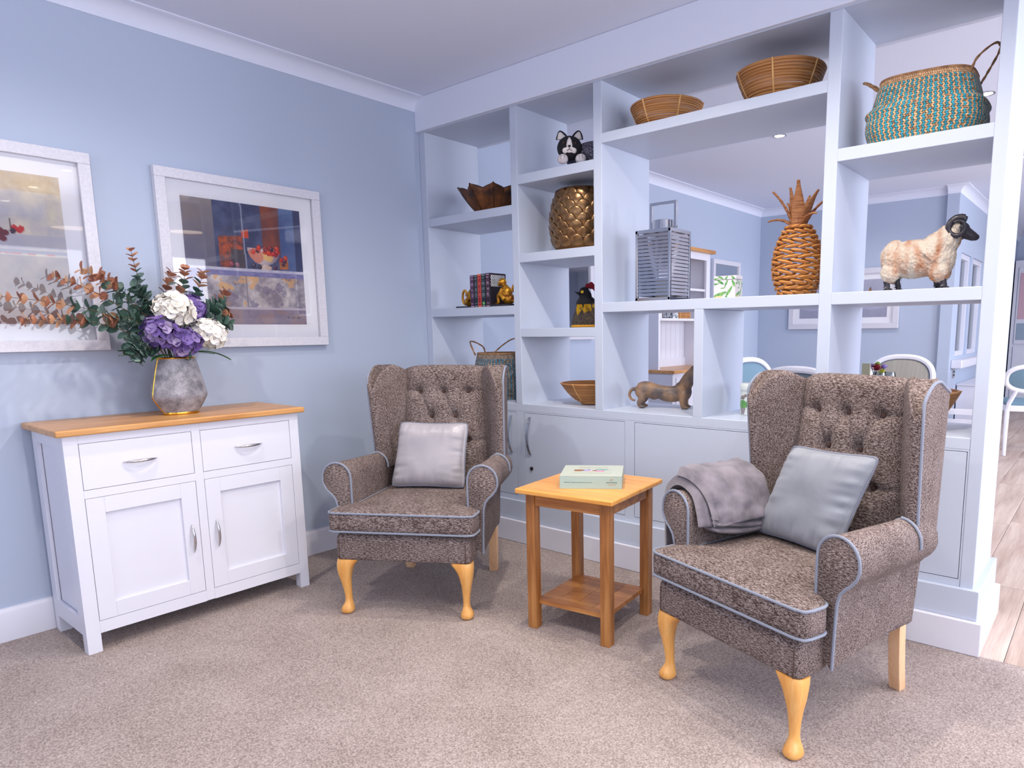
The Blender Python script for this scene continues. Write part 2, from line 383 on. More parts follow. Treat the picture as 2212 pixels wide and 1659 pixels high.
# stepped plinth with mitred return at the end post
def plinth(off, z0, z1, bev):
    mb = MB().prism([(0, 0), (0, -off), (X['f1']+off, -off), (X['f1']+off, DEP+off), (0, DEP+off), (0, DEP-.012), (X['f1']-.03, DEP-.012), (X['f1']-.03, 0)], 'z', z0, z1)
    return mb.build('plinth', M['trim'] if z0 == 0 else M['case'], bc, smooth=False, bevel=bev)
plinth(.021, .1225, .2323, .003); plinth(.0385, 0, .1225, .004)

# ------------------------------------------------------------------ sideboard
sb = thing('sideboard', 'white painted sideboard with oak top standing against the blue wall', 'sideboard')
SX0, SX, SY0, SY1, SZ = .033, .407, -1.951, -1.083, .808
dr = [(-1.906, -1.531), (-1.499, -1.124)]
bx('carcass', M['white'], sb, SX0+.004, SX-.024, SY0+.014, SY1-.014, .075, SZ-.001)
for y in (SY0, SY1-.04):
    for x0, x1 in ((SX0, SX0+.045), (SX-.045, SX-.0225)): bx('leg', M['white'], sb, x0, x1, y, y+.04, 0, SZ-.001, bevel=.0015)
st = .0225
for a, b, za in ((SY0, dr[0][0], 0), (dr[0][1], dr[1][0], .072), (dr[1][1], SY1, 0)): bx('stile', M['white'], sb, SX-st, SX, a, b, za, SZ-.001, bevel=.0012)
for y0, y1 in dr:
    for za, zb in ((.071, .116), (.577, .607), (.777, SZ-.001)): bx('rail', M['white'], sb, SX-st, SX-.0002, y0, y1, za, zb)
bx('gap_backing', M['gap'], sb, SX-.030, SX-.0215, SY0+.03, SY1-.03, .09, .79)
for y, s in ((SY0, 1), (SY1, -1)):      # framed side panels
    ya, yb = sorted((y, y+s*.012)); bx('side_rail', M['white'], sb, SX0+.045, SX-.045, ya, yb, .068, .133); bx('side_rail', M['white'], sb, SX0+.045, SX-.045, ya, yb, .762, SZ-.001)
    bx('side_stile', M['white'], sb, SX0+.045, SX0+.058, ya, yb, .133, .762); bx('side_stile', M['white'], sb, SX-.068, SX-.045, ya, yb, .133, .762)
def bow(L, depth, r, vertical):
    n = 20; path = []; rr = []
    for i in range(n+1):
        t = i/n*2-1; d = .004+depth*(1-abs(t)**2.2); path.append((d, 0, t*L/2) if vertical else (d, t*L/2, 0)); rr.append(r*(1-.75*abs(t)**3))
    return MB().tube(path, rr, 10)
for y0, y1 in dr:
    d = bx('drawer', M['white'], sb, SX-.02, SX-.0008, y0+.0015, y1-.0015, .6085, .7755, bevel=.0012)
    bow(.115, .017, .0058, False).build('handle', M['steel'], d, loc=(.0095, 0, .083))
for i, (y0, y1) in enumerate(dr):
    d = bx('door', M['white'], sb, SX-.02, SX-.012, y0+.0015, y1-.0015, .1175, .5755)
    cy = (y0+y1)/2; a, b = y0+.0015-cy, y1-.0015-cy
    for nm, ya, yb, za, zb in (('door_stile', a, a+.0575, 0, .458), ('door_stile', b-.0575, b, 0, .458), ('door_rail', a+.0575, b-.0575, 0, .059), ('door_rail', a+.0575, b-.0575, .399, .458)):
        bx(nm, M['white'], d, .004, .0152, ya, yb, za, zb, bevel=.001)
    bow(.116, .017, .0055, True).build('handle', M['steel'], d, loc=(.0152, (-1.563, -1.4675)[i]-cy, .345-.1175))
bx('oak_top', M['oak'], sb, .008, .432, -1.974, -1.060, SZ, .832, bevel=.006, seg=3)

# ------------------------------------------------------------------ framed pictures
M['framew'] = mat('limed_wood_frame', (206, 206, 216), .5, c2=(216, 215, 224), ns=3, stretch=(30, 30, 30), bs=4, bstr=.06)
M['mount'] = mat('white_mount_board', (240, 240, 246), .8)
def picture(name, label, mx, w, h, fw_, mount, artf, n=120, depth=.032, group=None):
    """local: x right, z up, y=0 wall, -y into room"""
    p = thing(name, label, 'picture', group=group); p.matrix_world = mx
    for nm, pts in (('frame_rail', [(0, h-fw_), (w, h-fw_), (w, h), (0, h)]), ('frame_rail', [(0, 0), (w, 0), (w, fw_), (0, fw_)]),
                    ('frame_stile', [(0, fw_), (fw_, fw_), (fw_, h-fw_), (0, h-fw_)]), ('frame_stile', [(w-fw_, fw_), (w, fw_), (w, h-fw_), (w-fw_, h-fw_)])):
        MB().prism(pts, 'y', -depth, -.001).build(nm, M['framew'], p, smooth=False, bevel=.002)
    ml, mr, mb_, mt = mount
    MB().prism([(fw_-.004, fw_-.004), (w-fw_+.004, fw_-.004), (w-fw_+.004, h-fw_+.004), (fw_-.004, h-fw_+.004)], 'y', -.010, -.004).build('mount', M['mount'], p, smooth=False)
    aw, ah = w-2*fw_-ml-mr, h-2*fw_-mb_-mt
    printed('artwork', n, n, lambda u, v: (fw_+ml+u*aw, -.0108, h-fw_-mt-v*ah), artf, M['print'], p)
    MB().add([(fw_-.002, -.020, fw_-.002), (w-fw_+.002, -.020, fw_-.002), (w-fw_+.002, -.020, h-fw_+.002), (fw_-.002, -.020, h-fw_+.002)], [(0, 1, 2, 3)]).build('pane', M['pane'], p, smooth=False)
    return p
def inell(u, v, cu, cv, ru, rv): return ((u-cu)/ru)**2+((v-cv)/rv)**2
random.seed(3)
cher = [(.53+.26*random.random(), .345+.055*random.random(), random.choice([(206, 30, 34), (150, 16, 30), (60, 20, 50), (230, 60, 30)])) for _ in range(26)]+[(.80, .44, (200, 40, 30)), (.83, .45, (90, 24, 60)), (.815, .475, (70, 20, 60)), (.84, .42, (220, 70, 40)), (.55, .505, (50, 40, 80)), (.60, .51, (40, 36, 70)), (.74, .512, (70, 30, 70)), (.36, .50, (170, 70, 90)), (.41, .505, (150, 90, 110))]
def art_bowl(u, v):
    n = nz(u, v, 9, 1); n2 = nz(u, v, 30, 2)
    if v < .53:
        c = mixc((44, 52, 92), (92, 100, 138), n)
        if u < .24: c = mixc((150, 138, 136), (104, 100, 122), v*1.9+n*.3)
        if .27 < u < .47 and v > .25+.05*n: c = mixc((206, 84, 34), (96, 52, 62), n2*1.2-.1+max(0, v-.38)*2)
        if .36 < u < .48 and .38 < v: c = mixc((88, 74, 84), (52, 46, 62), n)
        if .64 < u < .80 and v < .4: c = mixc((168, 82, 48), (98, 52, 62), n+.1)
        if .46 < u < .52 and .18+.06*n < v < .28: c = (214, 66, 26)
        if .80 < u < .93: c = mixc((96, 126, 170), (70, 88, 140), n+v*.5)
        if u > .94: c = (40, 48, 96)
        if .78 < u < .86 and .44 < v < .52: c = mixc((196, 118, 60), (150, 84, 50), n2)
        if abs(u-.47-.03*v) < .006: c = mixc(c, (200, 204, 220), .6)
        if abs(v-(.22-.13*(u-.5)*1.4)) < .008 and .4 < u: c = mixc(c, (186, 190, 210), .45)
        if v > .355 and inell(u, v, .645, .36, .142, .135) < 1:
            c = mixc((214, 206, 210), (150, 130, 140), ((u-.60)/.14)**2*.8+(v-.36)*2.5)
            if inell(u, v, .57, .42, .06, .06) < 1+n2*.5: c = mixc(c, (216, 92, 50), .55)
            if inell(u, v, .68, .41, .04, .05) < 1+n2*.6: c = mixc(c, (240, 190, 96), .7)
        if inell(u, v, .655, .515, .055, .022) < 1: c = mixc((220, 206, 200), (180, 140, 120), n2)
        for cu, cv, cc in cher:
            q = inell(u, v, cu, cv, .019, .021)
            if q < 1: c = mixc(mixc(cc, (255, 200, 190), .5) if inell(u, v, cu-.006, cv-.007, .006, .006) < 1 else cc, (20, 8, 20), q*.25)
        return c
    if v < .555: return mixc((210, 206, 220), (176, 174, 200), n2)
    if v < .60: return mixc((104, 104, 158), (146, 142, 184), n2)
    c = mixc((214, 206, 204), (136, 128, 142), (n*1.3+n2*.5)-.45+v*.22)
    if nz(u, v, 6, 5) > .62 and u > .2: c = mixc(c, (224, 168, 104), .7)
    if nz(u, v, 8, 6) > .68: c = mixc(c, (100, 92, 128), .5)
    if u < .115: c = mixc((112, 112, 164), (170, 166, 200), n2)
    if abs(u-.475) < .005: c = mixc(c, (120, 112, 130), .7)
    if v > .86: c = mixc(c, (132, 116, 138), .75)
    if abs(v-.865) < .007: c = (190, 182, 196)
    if .93 < v < .95 and .80 < u < .95 and nz(u*3, v, 40, 9) > .55: c = (84, 74, 92)
    return c
ch2 = [(.20+.07*random.random(), .40+.06*random.random(), random.choice([(196, 30, 34), (110, 20, 40), (50, 24, 50)])) for _ in range(8)]+[(.30, .385, (204, 30, 34)), (.325, .40, (190, 26, 30)), (.29, .405, (60, 24, 50)), (.335, .385, (200, 40, 40))]
def art_pale(u, v):
    n = nz(u, v, 6, 11); n2 = nz(u, v, 26, 12)
    c = mixc((226, 216, 196), (188, 184, 192), n*1.2+n2*.4-.3)
    if v < .12: c = mixc(c, (206, 178, 130), .45*n2+.2)
    if .4 < v < .50: c = mixc(c, (176, 176, 196), .6)
    if .50 < v < .525: c = (160, 162, 180)
    if .525 < v < .535 and n2 > .5: c = (214, 120, 110)
    if v > .54: c = mixc((188, 176, 168), (150, 142, 150), n+n2*.5-.3)
    if v > .9: c = mixc(c, (150, 100, 84), .5)
    for cu, cv, cc in ch2:
        if inell(u, v, cu+.42, cv-.02, .018, .02) < 1: c = cc
    if abs(u-.70) < .004 and .30 < v < .37: c = (96, 80, 70)
    return c
rotL = Matrix.Rotation(R(90), 4, 'Z')      # local x -> +y, local -y -> +x
picture('framed_picture', 'white framed still life of a bowl of cherries on the blue wall', Matrix.Translation((.001, -1.432, 1.098)) @ rotL, .758, .765, .042, (.060, .063, .0625, .0635), art_bowl, 170)
picture('framed_picture', 'white framed pale abstract picture hanging behind the eucalyptus', Matrix.Translation((.001, -2.415, 1.098)) @ rotL, .758, .765, .042, (.060, .063, .0625, .0635), art_pale, 130)
def art_blue(u, v):
    n = nz(u, v, 8, 21); c = mixc((96, 140, 170), (150, 182, 200), n)
    if v > .55 and u < .9-(v-.55)*.1 and inell(u, v, .3, .95, .62, .42) < 1+n*.2: c = mixc((206, 92, 54), (236, 140, 80), n)
    return c
picture('framed_picture', 'white framed blue and orange picture on the dining room wall', Matrix.Translation((.001, 1.01, 1.09)) @ rotL, .62, .77, .045, (.065, .065, .19, .1), art_blue, 60)
picture('framed_picture', 'white framed picture with blue artwork beside the white dresser', Matrix.Translation((.001, 3.62, 1.09)) @ rotL, .62, .77, .045, (.065, .065, .1, .06), lambda u, v: mixc((74, 108, 150), (116, 146, 178), nz(u, v, 6, 4)), 30)
def art_plate(kind):
    def f(u, v):
        c = mixc((176, 178, 196), (150, 152, 174), v*.8+nz(u, v, 5, kind)*.3)
        if inell(u, v, .5, .66, .42, .10) < 1: c = (226, 226, 238)
        if inell(u, v, .5, .69, .40, .10) < 1 and v > .70: c = (170, 170, 196)
        if kind == 1:
            if inell(u, v, .42, .52, .12, .16) < 1 or inell(u, v, .42, .36, .055, .14) < 1: c = mixc((178, 118, 40), (120, 74, 30), (u-.32)*4)
            if inell(u, v, .58, .60, .17, .07) < 1: c = (216, 160, 84)
            if abs(u-.43) < .012 and .2 < v < .26: c = (80, 56, 30)
        else:
            if inell(u, v, .66, .52, .17, .17) < 1: c = mixc((246, 226, 150), (228, 190, 84), inell(u, v, .66, .52, .17, .17))
        return c
    return f
rot0 = Matrix()
picture('framed_picture', 'white framed picture of a lemon on a plate in the dining room', Matrix.Translation((.37, YF-.052, 1.15)), .53, .616, .055, (.06, .06, .06, .06), art_plate(0), 50)
picture('framed_picture', 'white framed picture of a pear on a plate in the dining room', Matrix.Translation((.975, YF-.052, 1.15)), .53, .616, .055, (.06, .06, .06, .06), art_plate(1), 50)
# ------------------------------------------------------------------ wing armchairs (local: x right, -y front, z up; origin between the front feet)
def round_poly(pts, r, n=5):
    out = []; m = len(pts)
    for i in range(m):
        p0, p1, p2 = Vector(pts[i-1]), Vector(pts[i]), Vector(pts[(i+1) % m])
        a = (p0-p1); b = (p2-p1); rr = min(r, a.length*.45, b.length*.45); a = p1+a.normalized()*rr; b = p1+b.normalized()*rr
        for k in range(n+1):
            t = k/n; out.append(tuple(a*(1-t)**2+p1*2*t*(1-t)+b*t*t))
    return out
BTN = [(-.118, .88), (0, .88), (.118, .88), (-.059, .765), (.059, .765), (-.118, .65), (0, .65), (.118, .65), (-.059, .54), (.059, .54)]
SEG = []
for i, a in enumerate(BTN):
    for b in BTN[i+1:]:
        if .05 < abs(a[0]-b[0]) < .07 and .09 < abs(a[1]-b[1]) < .13: SEG.append((a, b, .0085))
for i in (0, 1, 2): SEG.append((BTN[i], (BTN[i][0], 1.0), .0045))
for z in (.88, .65): SEG.append(((-.118, z), (-.23, z+.004), .008)); SEG.append(((.118, z), (.23, z+.004), .008))
def sdist(p, a, b):
    ax, ay = a; bx_, by = b; dx, dy = bx_-ax, by-ay; t = max(0, min(1, ((p[0]-ax)*dx+(p[1]-ay)*dy)/(dx*dx+dy*dy)))
    return math.hypot(p[0]-ax-t*dx, p[1]-ay-t*dy)
def back_y(x, z):
    y = .497+(z-.43)*.150-.024*(1-min(1, (x/.225)**2))+.034*min(1, abs(x)/.205)**7
    d = 0
    for b in BTN:
        q = math.hypot(x-b[0], z-b[1])
        if q < .12: d += .022*math.exp(-(q/.014)**2)+.013*math.exp(-(q/.042)**2)
    for a, b, h in SEG:
        q = sdist((x, z), a, b)
        if q < .03: d += h*math.exp(-(q/.0045)**2)*.6+h*.5*math.exp(-(q/.014)**2)
    return y+min(d, .034)
ARM = [(.252, .30), (.252, .42), (.252, .50), (.252, .55)]+[(.315-.063*math.cos(R(a)), .556+.064*math.sin(R(a))) for a in range(15, 181, 15)]+[(.3785, .540), (.372, .520), (.358, .500), (.340, .484), (.326, .466), (.3185, .440), (.3155, .40), (.313, .33), (.311, .25)]
def armchair(name, label, loc, rz):
    T = M['tweed']; c = thing(name, label, 'armchair', loc, rz, 'wing armchairs beside the oak table')
    # seat frame
    ring = round_poly([(-.285, .0), (.285, .0), (.285, .10), (.262, .16), (.25, .60), (-.25, .60), (-.262, .16), (-.285, .10)], .022)
    def rr(sc, z): return [(x*sc, .3+(y-.3)*sc, z) for x, y in ring]
    MB().loft([rr(.985, .236), rr(.997, .241), rr(1, .252), rr(1, .315), rr(.994, .330), rr(.975, .341), rr(.94, .346)]).build('seat_frame', T, c, ang=60)
    for s in (-1, 1): MB().tube([(s*.268, -.0012, .238), (s*.268, -.0014, .30), (s*.268, -.0008, .322)], .0013, 6).build('corner_seam', M['btn'], c)
    # T-shaped seat cushion with piped edges
    tp = round_poly([(-.306, -.012), (.306, -.012), (.306, .088), (.250, .096), (.245, .53), (-.245, .53), (-.250, .096), (-.306, .088)], .03, 6)
    def tr(sc, z): return [(x*sc, .26+(y-.26)*sc, z) for x, y in tp]
    cu = MB().loft([tr(.90, .353), tr(.985, .356), tr(1, .360), tr(1.006, .38), tr(1.007, .398), tr(1.006, .415), tr(1, .434), tr(.985, .439), tr(.93, .443), tr(.8, .449), tr(.5, .455), tr(.2, .457)]).build('seat_cushion', T, c, ang=60)
    for z in (.4355, .3585): MB().tube([(x*1.004, .26+(y-.26)*1.004, z+.0008*math.sin(i*1.7)) for i, (x, y) in enumerate(tp)], .0044, 8, loop=True).build('piping', M['pipe'], cu)
    # scroll arms
    for s in (-1, 1):
        rings = []
        for y in (.100, .104, .12, .2, .3, .4, .5, .56):
            k = max(0, (y-.1)/.46); ins = .0035 if y == .1 else 0
            rings.append([(s*(x-(.052 if x > .30 else .035*(x-.25)/.05*1.0 if x > .252 else 0)*k+(ins if x < .31 else -ins)), y, z-.022*k*(1 if z > .45 else 0)-(ins if z > .3 else 0)+(.02*k if z < .3 else 0)) for x, z in ARM])
        a = MB().loft(rings).build('arm', T, c, ang=50)
        MB().tube([(s*x, .101, z) for x, z in ARM], .0045, 8).build('piping', M['pipe'], a)
        k = (.435-.1)/.46
        MB().tube([(s*(x-.048*k*(1 if x > .3 else .4)), .44, z-.022*k+.003) for x, z in ARM[3:17]], .0045, 8).build('piping', M['pipe'], a)
    # buttoned back
    nx = 64; hw = lambda z: .232-.012*max(0, (z-.43)/.55)
    path = [(i/60, 0) for i in range(61)]
    cols = []
    for j in range(nx+1):
        u = j/nx*2-1; colp = []
        for i in range(79):
            z = .40+i*.00705; x = u*hw(z); 
            colp.append((x, back_y(x, z), z))
        zt = .40+78*.00705; x = u*hw(zt); yt = back_y(x, zt); crown = .016*(1-u**4)-.006*abs(u)**6
        for a in range(15, 181, 15):
            q = R(a); colp.append((x, yt+.05*(1-math.cos(q)), zt+(.036+crown)*math.sin(q)))
        colp += [(x*1.08, .672, .8), (x*1.1, .632, .5), (x*1.1, .60, .26), (x*1.1, .50, .26), (x, .49, .38)]
        cols.append(colp)
    n = len(cols[0]); vs = [p for q in cols for p in q]
    fs = [(j*n+i, j*n+(i+1) % n, (j+1)*n+(i+1) % n, (j+1)*n+i) for j in range(nx) for i in range(n)]
    fs += [tuple(range(n)), tuple(reversed(range(nx*n, nx*n+n)))]
    bk = MB().add(vs, fs).build('backrest', T, c, ang=60)
    for b in BTN:
        MB().ell((0, 0, 0), (.0085, .005, .0085), 10, 6).build('button', M['btn'], bk, loc=(b[0], back_y(*b)-.002, b[1]-.001))
    # wings
    plan = bez([(.188, .640), (.184, .585), (.205, .545), (.245, .488), (.278, .448), (.300, .433), (.318, .437), (.3225, .452), (.316, .54), (.302, .60), (.275, .664), (.23, .672)], 5)
    def ztop(y): 
        y = min(max(y, .43), .67)
        pts = [(.43, .885), (.436, .93), (.45, .962), (.475, .992), (.51, 1.009), (.54, 1.006), (.58, .988), (.62, .978), (.67, .966)]
        for (a, za), (b, zb) in zip(pts, pts[1:]):
            if y <= b: return za+(zb-za)*(y-a)/(b-a)
        return .968
    cxp = sum(p[0] for p in plan)/len(plan); cyp = .56
    for s in (-1, 1):
        rings = []
        def P(p, z, ins):
            t = (z-.55)/.4; sh = .030*max(0, 1-t)*max(0, min(1, (.6-p[1])/.15)); sx = .012*max(0, 1-t)*(1 if p[0] > .25 else 0)
            v = Vector((cxp-p[0], cyp-p[1])); v = v.normalized()*min(ins, v.length*.8)
            return (s*(p[0]+v.x-sx), p[1]+v.y+sh, z)
        for t in (0, .12, .25, .4, .55, .7, .82, .92): rings.append([P(p, .53+(ztop(p[1])-.022-.53)*t, 0) for p in plan])
        for k in range(6): a = R(18*k); rings.append([P(p, ztop(p[1])-.022+.022*math.sin(a), .022*(1-math.cos(a))) for p in plan])
        w = MB().loft(rings).build('wing', T, c, ang=60)
        iF = min(range(len(plan)), key=lambda i: (plan[i][0]-.321)**2+(plan[i][1]-.444)**2)
        pp = plan[iF]; line = [P(pp, z, -.002) for z in [.545+.02*i for i in range(1, 17)] if z < ztop(pp[1])-.02]
        line += [P(p, ztop(p[1])-.010, .001) for p in plan[iF:iF+22]]
        MB().tube(line, .0048, 8).build('piping', M['pipe'], w)
    # cabriole front legs, square rear legs
    for s in (-1, 1):
        lv = [(.2365, -.002, .088, -.002, .062), (.228, -.004, .084, -.004, .060), (.214, -.005, .070, -.006, .056), (.196, -.004, .058, -.006, .052), (.172, -.001, .050, -.003, .049), (.14, .005, .046, .003, .047), (.105, .012, .044, .010, .046), (.075, .016, .043, .014, .046), (.055, .0165, .0435, .014, .047), (.042, .013, .046, .008, .049), (.028, .004, .050, -.002, .051), (.014, .000, .053, -.006, .053), (.005, .003, .050, -.002, .050), (0, .010, .044, .006, .044)]
        rings = []
        for z, x0, x1, y0, y1 in lv:
            e = 3.2 if z > .17 else 2.3; rg = []
            for k in range(24):
                a = 2*math.pi*k/24; ca, sa = math.cos(a), math.sin(a)
                rg.append((s*(.285-((x0+x1)/2+(x1-x0)/2*math.copysign(abs(ca)**(2/e), ca))), (y0+y1)/2+(y1-y0)/2*math.copysign(abs(sa)**(2/e), sa), z))
            rings.append(rg)
        MB().loft(rings).build('leg', M['beech'], c, ang=60)
    for s in (-1, 1):
        rings = [[(s*(.232-.020*t**1.5)+dx, .535+.055*t**1.6+dy, .275*(1-t)) for dx, dy in ((-.019, -.017), (.019, -.017), (.019, .017), (-.019, .017))] for t in (0, .2, .4, .6, .8, 1)]
        MB().loft(rings).build('leg', M['beechr'], c, smooth=True, ang=30, bevel=.002)
    return c
chA = armchair('wing_armchair', 'brown tweed wing armchair with satin cushion in the corner by the sideboard', (1.061, -1.0425, 0), 29.9)
chB = armchair('wing_armchair', 'brown tweed wing armchair with a grey throw over its arm', (2.404, -.914, 0), -18.2)
def world(ch, p): 
    a = ch.rotation_euler[2]; return Vector((ch.location.x+p[0]*math.cos(a)-p[1]*math.sin(a), ch.location.y+p[0]*math.sin(a)+p[1]*math.cos(a), p[2]))

# ------------------------------------------------------------------ cushions
def satin(name, c1, c2, stripes=False, rough=.36):
    m, t, b = base(name); b.inputs['Roughness'].default_value = rough; b.inputs['Specular IOR Level'].default_value = .55; b.inputs['Sheen Weight'].default_value = .25
    t.links.new(ramp(t, noi(t, coords(t), 7, 3), [(.3, c1), (.7, c2)]), b.inputs['Base Color'])
    if stripes:
        w = nd(t, 'ShaderNodeTexWave', wave_type='BANDS', bands_direction='X'); w.inputs['Scale'].default_value = 42; w.inputs['Distortion'].default_value = .3
        uv = nd(t, 'ShaderNodeVertexColor', layer_name='uvc'); t.links.new(uv.outputs[0], w.inputs['Vector']); bump(t, b, w.outputs[0], .35, .0012)
    return m
def cushion(name, label, ch, BL, BR, TL, TR, th, mt, pm, seed, group=None):
    BL, BR, TL, TR = [world(ch, p) for p in (BL, BR, TL, TR)]; ctr = (BL+BR+TL+TR)/4; o0 = Vector((ctr.x, ctr.y, min(BL.z, BR.z)))
    c = thing(name, label, 'cushion', o0, 0, group)
    nrm = (BR-BL).cross(TL-BL).normalized(); n = 44; rnd = random.Random(seed)
    def pos(u, v, s):
        uu, vv = u*2-1, v*2-1
        pin = 1-.055*(uu*uu)*(1-vv*vv)-.0*vv; pin2 = 1-.055*(vv*vv)*(1-uu*uu)
        u2 = .5+.5*uu*(1-.05*(1-vv*vv)*abs(uu)-.045*abs(vv)**9); v2 = .5+.5*vv*(1-.05*(1-uu*uu)*abs(vv)-.045*abs(uu)**9)
        p = (BL*(1-u2)+BR*u2)*(1-v2)+(TL*(1-u2)+TR*u2)*v2
        q = max(0, (1-uu**4)*(1-vv**4)); h = th/2*q**.5
        e = max(abs(uu), abs(vv))
        wr = (noise.noise(Vector((u*16+seed, v*3, 1)))*(abs(vv)**3)+noise.noise(Vector((u*3, v*16+seed, 5)))*(abs(uu)**3))*.011*(1-e**12)+noise.noise(Vector((u*4+seed, v*4, s)))*.005*q
        return p+nrm*s*(h+wr*(1 if s > 0 else .5))-o0
    mb = MB().grid(n, n, lambda u, v: pos(u, v, 1)).grid(n, n, lambda u, v: pos(u, v, -1))
    me = mb.mesh('cover', mt, ang=80); at = me.color_attributes.new('uvc', 'FLOAT_COLOR', 'POINT')
    for k in range(len(me.vertices)):
        kk = k % ((n+1)**2); at.data[k].color = ((kk % (n+1))/n, (kk//(n+1))/n, 0, 1)
    cv = link('cover', me, c)
    bm = bmesh.new(); bm.from_mesh(me); bmesh.ops.remove_doubles(bm, verts=bm.verts, dist=.0004); bm.to_mesh(me); bm.free()
    per = [(i/n, 0) for i in range(n)]+[(1, i/n) for i in range(n)]+[(1-i/n, 1) for i in range(n)]+[(0, 1-i/n) for i in range(n)]
    MB().tube([pos(u, v, 1) for u, v in per], .0038, 8, loop=True).build('piping', pm, c)
    return c
M['satinA'] = satin('silver_satin', (156, 152, 158), (174, 169, 175)); M['satinB'] = satin('ribbed_silver_satin', (132, 136, 146), (146, 150, 160), True, .42)
M['cpipe'] = mat('cushion_piping', (122, 125, 140), .5)
cushion('scatter_cushion', 'plain silver satin scatter cushion upright in the corner armchair', chA, (-.200, .375, .458), (.150, .375, .458), (-.172, .452, .748), (.154, .452, .745), .115, M['satinA'], M['cpipe'], 2, 'silver scatter cushions')
cushion('scatter_cushion', 'ribbed silver scatter cushion leaning sideways beside the grey throw', chB, (-.205, .375, .460), (.130, .352, .460), (-.112, .440, .768), (.208, .436, .775), .098, M['satinB'], M['cpipe'], 9, 'silver scatter cushions')

# ------------------------------------------------------------------ folded throw over the arm
M['throw'] = mat('grey_plush', (96, 91, 100), .85, c2=(134, 127, 136), ns=12, bs=160, bstr=.35, sheen=.25, bdist=.003)
th = thing('throw_blanket', 'grey plush throw folded over the arm of a wing armchair', 'blanket', chB.location, -18.2)
def throw_layer(name, path, y0, y1, t, seed, par=None):
    P = bez([(x, 0, z) for x, z in path], 6); m = len(P); rings = []
    ny = 26
    def sect(i, side):
        tn = (P[min(i+1, m-1)]-P[max(i-1, 0)]).normalized(); nn = Vector((tn.z, 0, -tn.x)); return P[i], nn
    outer = []; inner = []
    for i in range(m):
        p, nn = sect(i, 1); f = i/(m-1)
        r1 = []; r2 = []
        for j in range(ny+1):
            v = j/ny; e = min(v, 1-v)*(y1-y0); rnd = math.sqrt(max(0, 1-(1-min(1, e/(t*.8)))**2))
            w = (noise.noise(Vector((f*5+seed, v*6, seed)))*.012+noise.noise(Vector((f*14, v*13+seed, 3)))*.004)
            y = y0+(y1-y0)*v+.018*math.sin(f*4+seed)*(.5-v)-.02*f*v
            r1.append(p-nn*(t*rnd+w*rnd)+Vector((0, y, 0))); r2.append(p+Vector((0, y, 0)))
        outer.append(r1); inner.append(r2)
    mb = MB(); n = ny+1
    vs = [q for r in outer for q in r]+[q for r in inner for q in r]; o = m*n; fs = []
    for i in range(m-1):
        for j in range(ny):
            fs.append((i*n+j, i*n+j+1, (i+1)*n+j+1, (i+1)*n+j)); fs.append((o+i*n+j, o+(i+1)*n+j, o+(i+1)*n+j+1, o+i*n+j+1))
        fs.append((i*n, (i+1)*n, o+(i+1)*n, o+i*n)); fs.append((i*n+ny, o+i*n+ny, o+(i+1)*n+ny, (i+1)*n+ny))
    for i in (0, m-1):
        for j in range(ny): fs.append((i*n+j, o+i*n+j, o+i*n+j+1, i*n+j+1))
    return mb.add(vs, fs).build(name, M['throw'], par, ang=80)
throw_layer('drape', [(-.400, .30), (-.402, .40), (-.402, .50), (-.396, .56), (-.376, .608), (-.325, .634), (-.262, .612), (-.236, .56), (-.226, .51)], .130, .445, .030, 1.3, th)
throw_layer('fold', [(-.345, .664), (-.290, .660), (-.238, .636), (-.206, .594), (-.190, .548), (-.182, .518)], .140, .435, .026, 4.1, th)
for i, (z, xo) in enumerate([(.530, -.172), (.510, -.166), (.489, -.172)]):
    rings = []
    for j in range(27):
        v = j/26; y = .150+.235*v; rr = .0115*math.sqrt(max(.02, 1-abs(2*v-1)**8)); dz = .006*math.sin(v*5+i)-.02*v+.012
        rings.append([(xo-.03+.034*math.copysign(abs(math.cos(a))**.6, math.cos(a))*(1+.1*math.sin(7*v+i)), y, z+dz+rr*math.sin(a)) for a in [2*math.pi*k/18 for k in range(18)]])
    MB().loft(rings).build('folded_edge', M['throw'], th, ang=80)

# ------------------------------------------------------------------ oak side table and memory box
tb = thing('side_table', 'small square oak side table with lower shelf between the armchairs', 'table', (1.6856, -.600, 0), 7)
hf = .1825
bx('table_top', M['oakx'], tb, -.2125, .2125, -.2125, .2125, .543, .563, bevel=.006, seg=3)
for sx in (-1, 1):
    for sy in (-1, 1):
        x0, x1 = sorted((sx*hf, sx*(hf-.039))); y0, y1 = sorted((sy*hf, sy*(hf-.039))); bx('leg', M['oakz'], tb, x0, x1, y0, y1, 0, .543, bevel=.002)
    x0, x1 = sorted((sx*(hf-.006), sx*(hf-.024))); bx('apron', M['oakd'], tb, x0, x1, -(hf-.039), hf-.039, .495, .543, bevel=.001)
    y0, y1 = sorted((sx*(hf-.006), sx*(hf-.024))); bx('apron', M['oakd'], tb, -(hf-.039), hf-.039, y0, y1, .495, .543, bevel=.001)
sh = bx('shelf_frame', M['oakd'], tb, -.158, .158, -.158, -.128, .096, .114, bevel=.0015)
bx('shelf_frame', M['oakd'], tb, -.158, .158, .128, .158, .096, .114, bevel=.0015)
for i in range(4): bx('shelf_plank', M['oakd'], tb, -.158+i*.079+.0005, -.158+(i+1)*.079-.0005, -.1275, .1275, .096, .1138, bevel=.0008)
box = thing('memory_box', 'pale green presentation box lying on the oak side table', 'box', (1.645, -.739, .563), 32.9)
BW, BD, BH = .236, .205, .050
M['boxg'] = mat('box_card_green', (160, 186, 180), .5); M['boxc'] = mat('box_card_cream', (182, 190, 178), .5)
bx('box_body', M['boxg'], box, 0, BW, 0, BD, 0, BH-.002, bevel=.001)
bx('box_lid', M['boxc'], box, 0, BW, 0, BD, BH-.0019, BH, bevel=.0006)
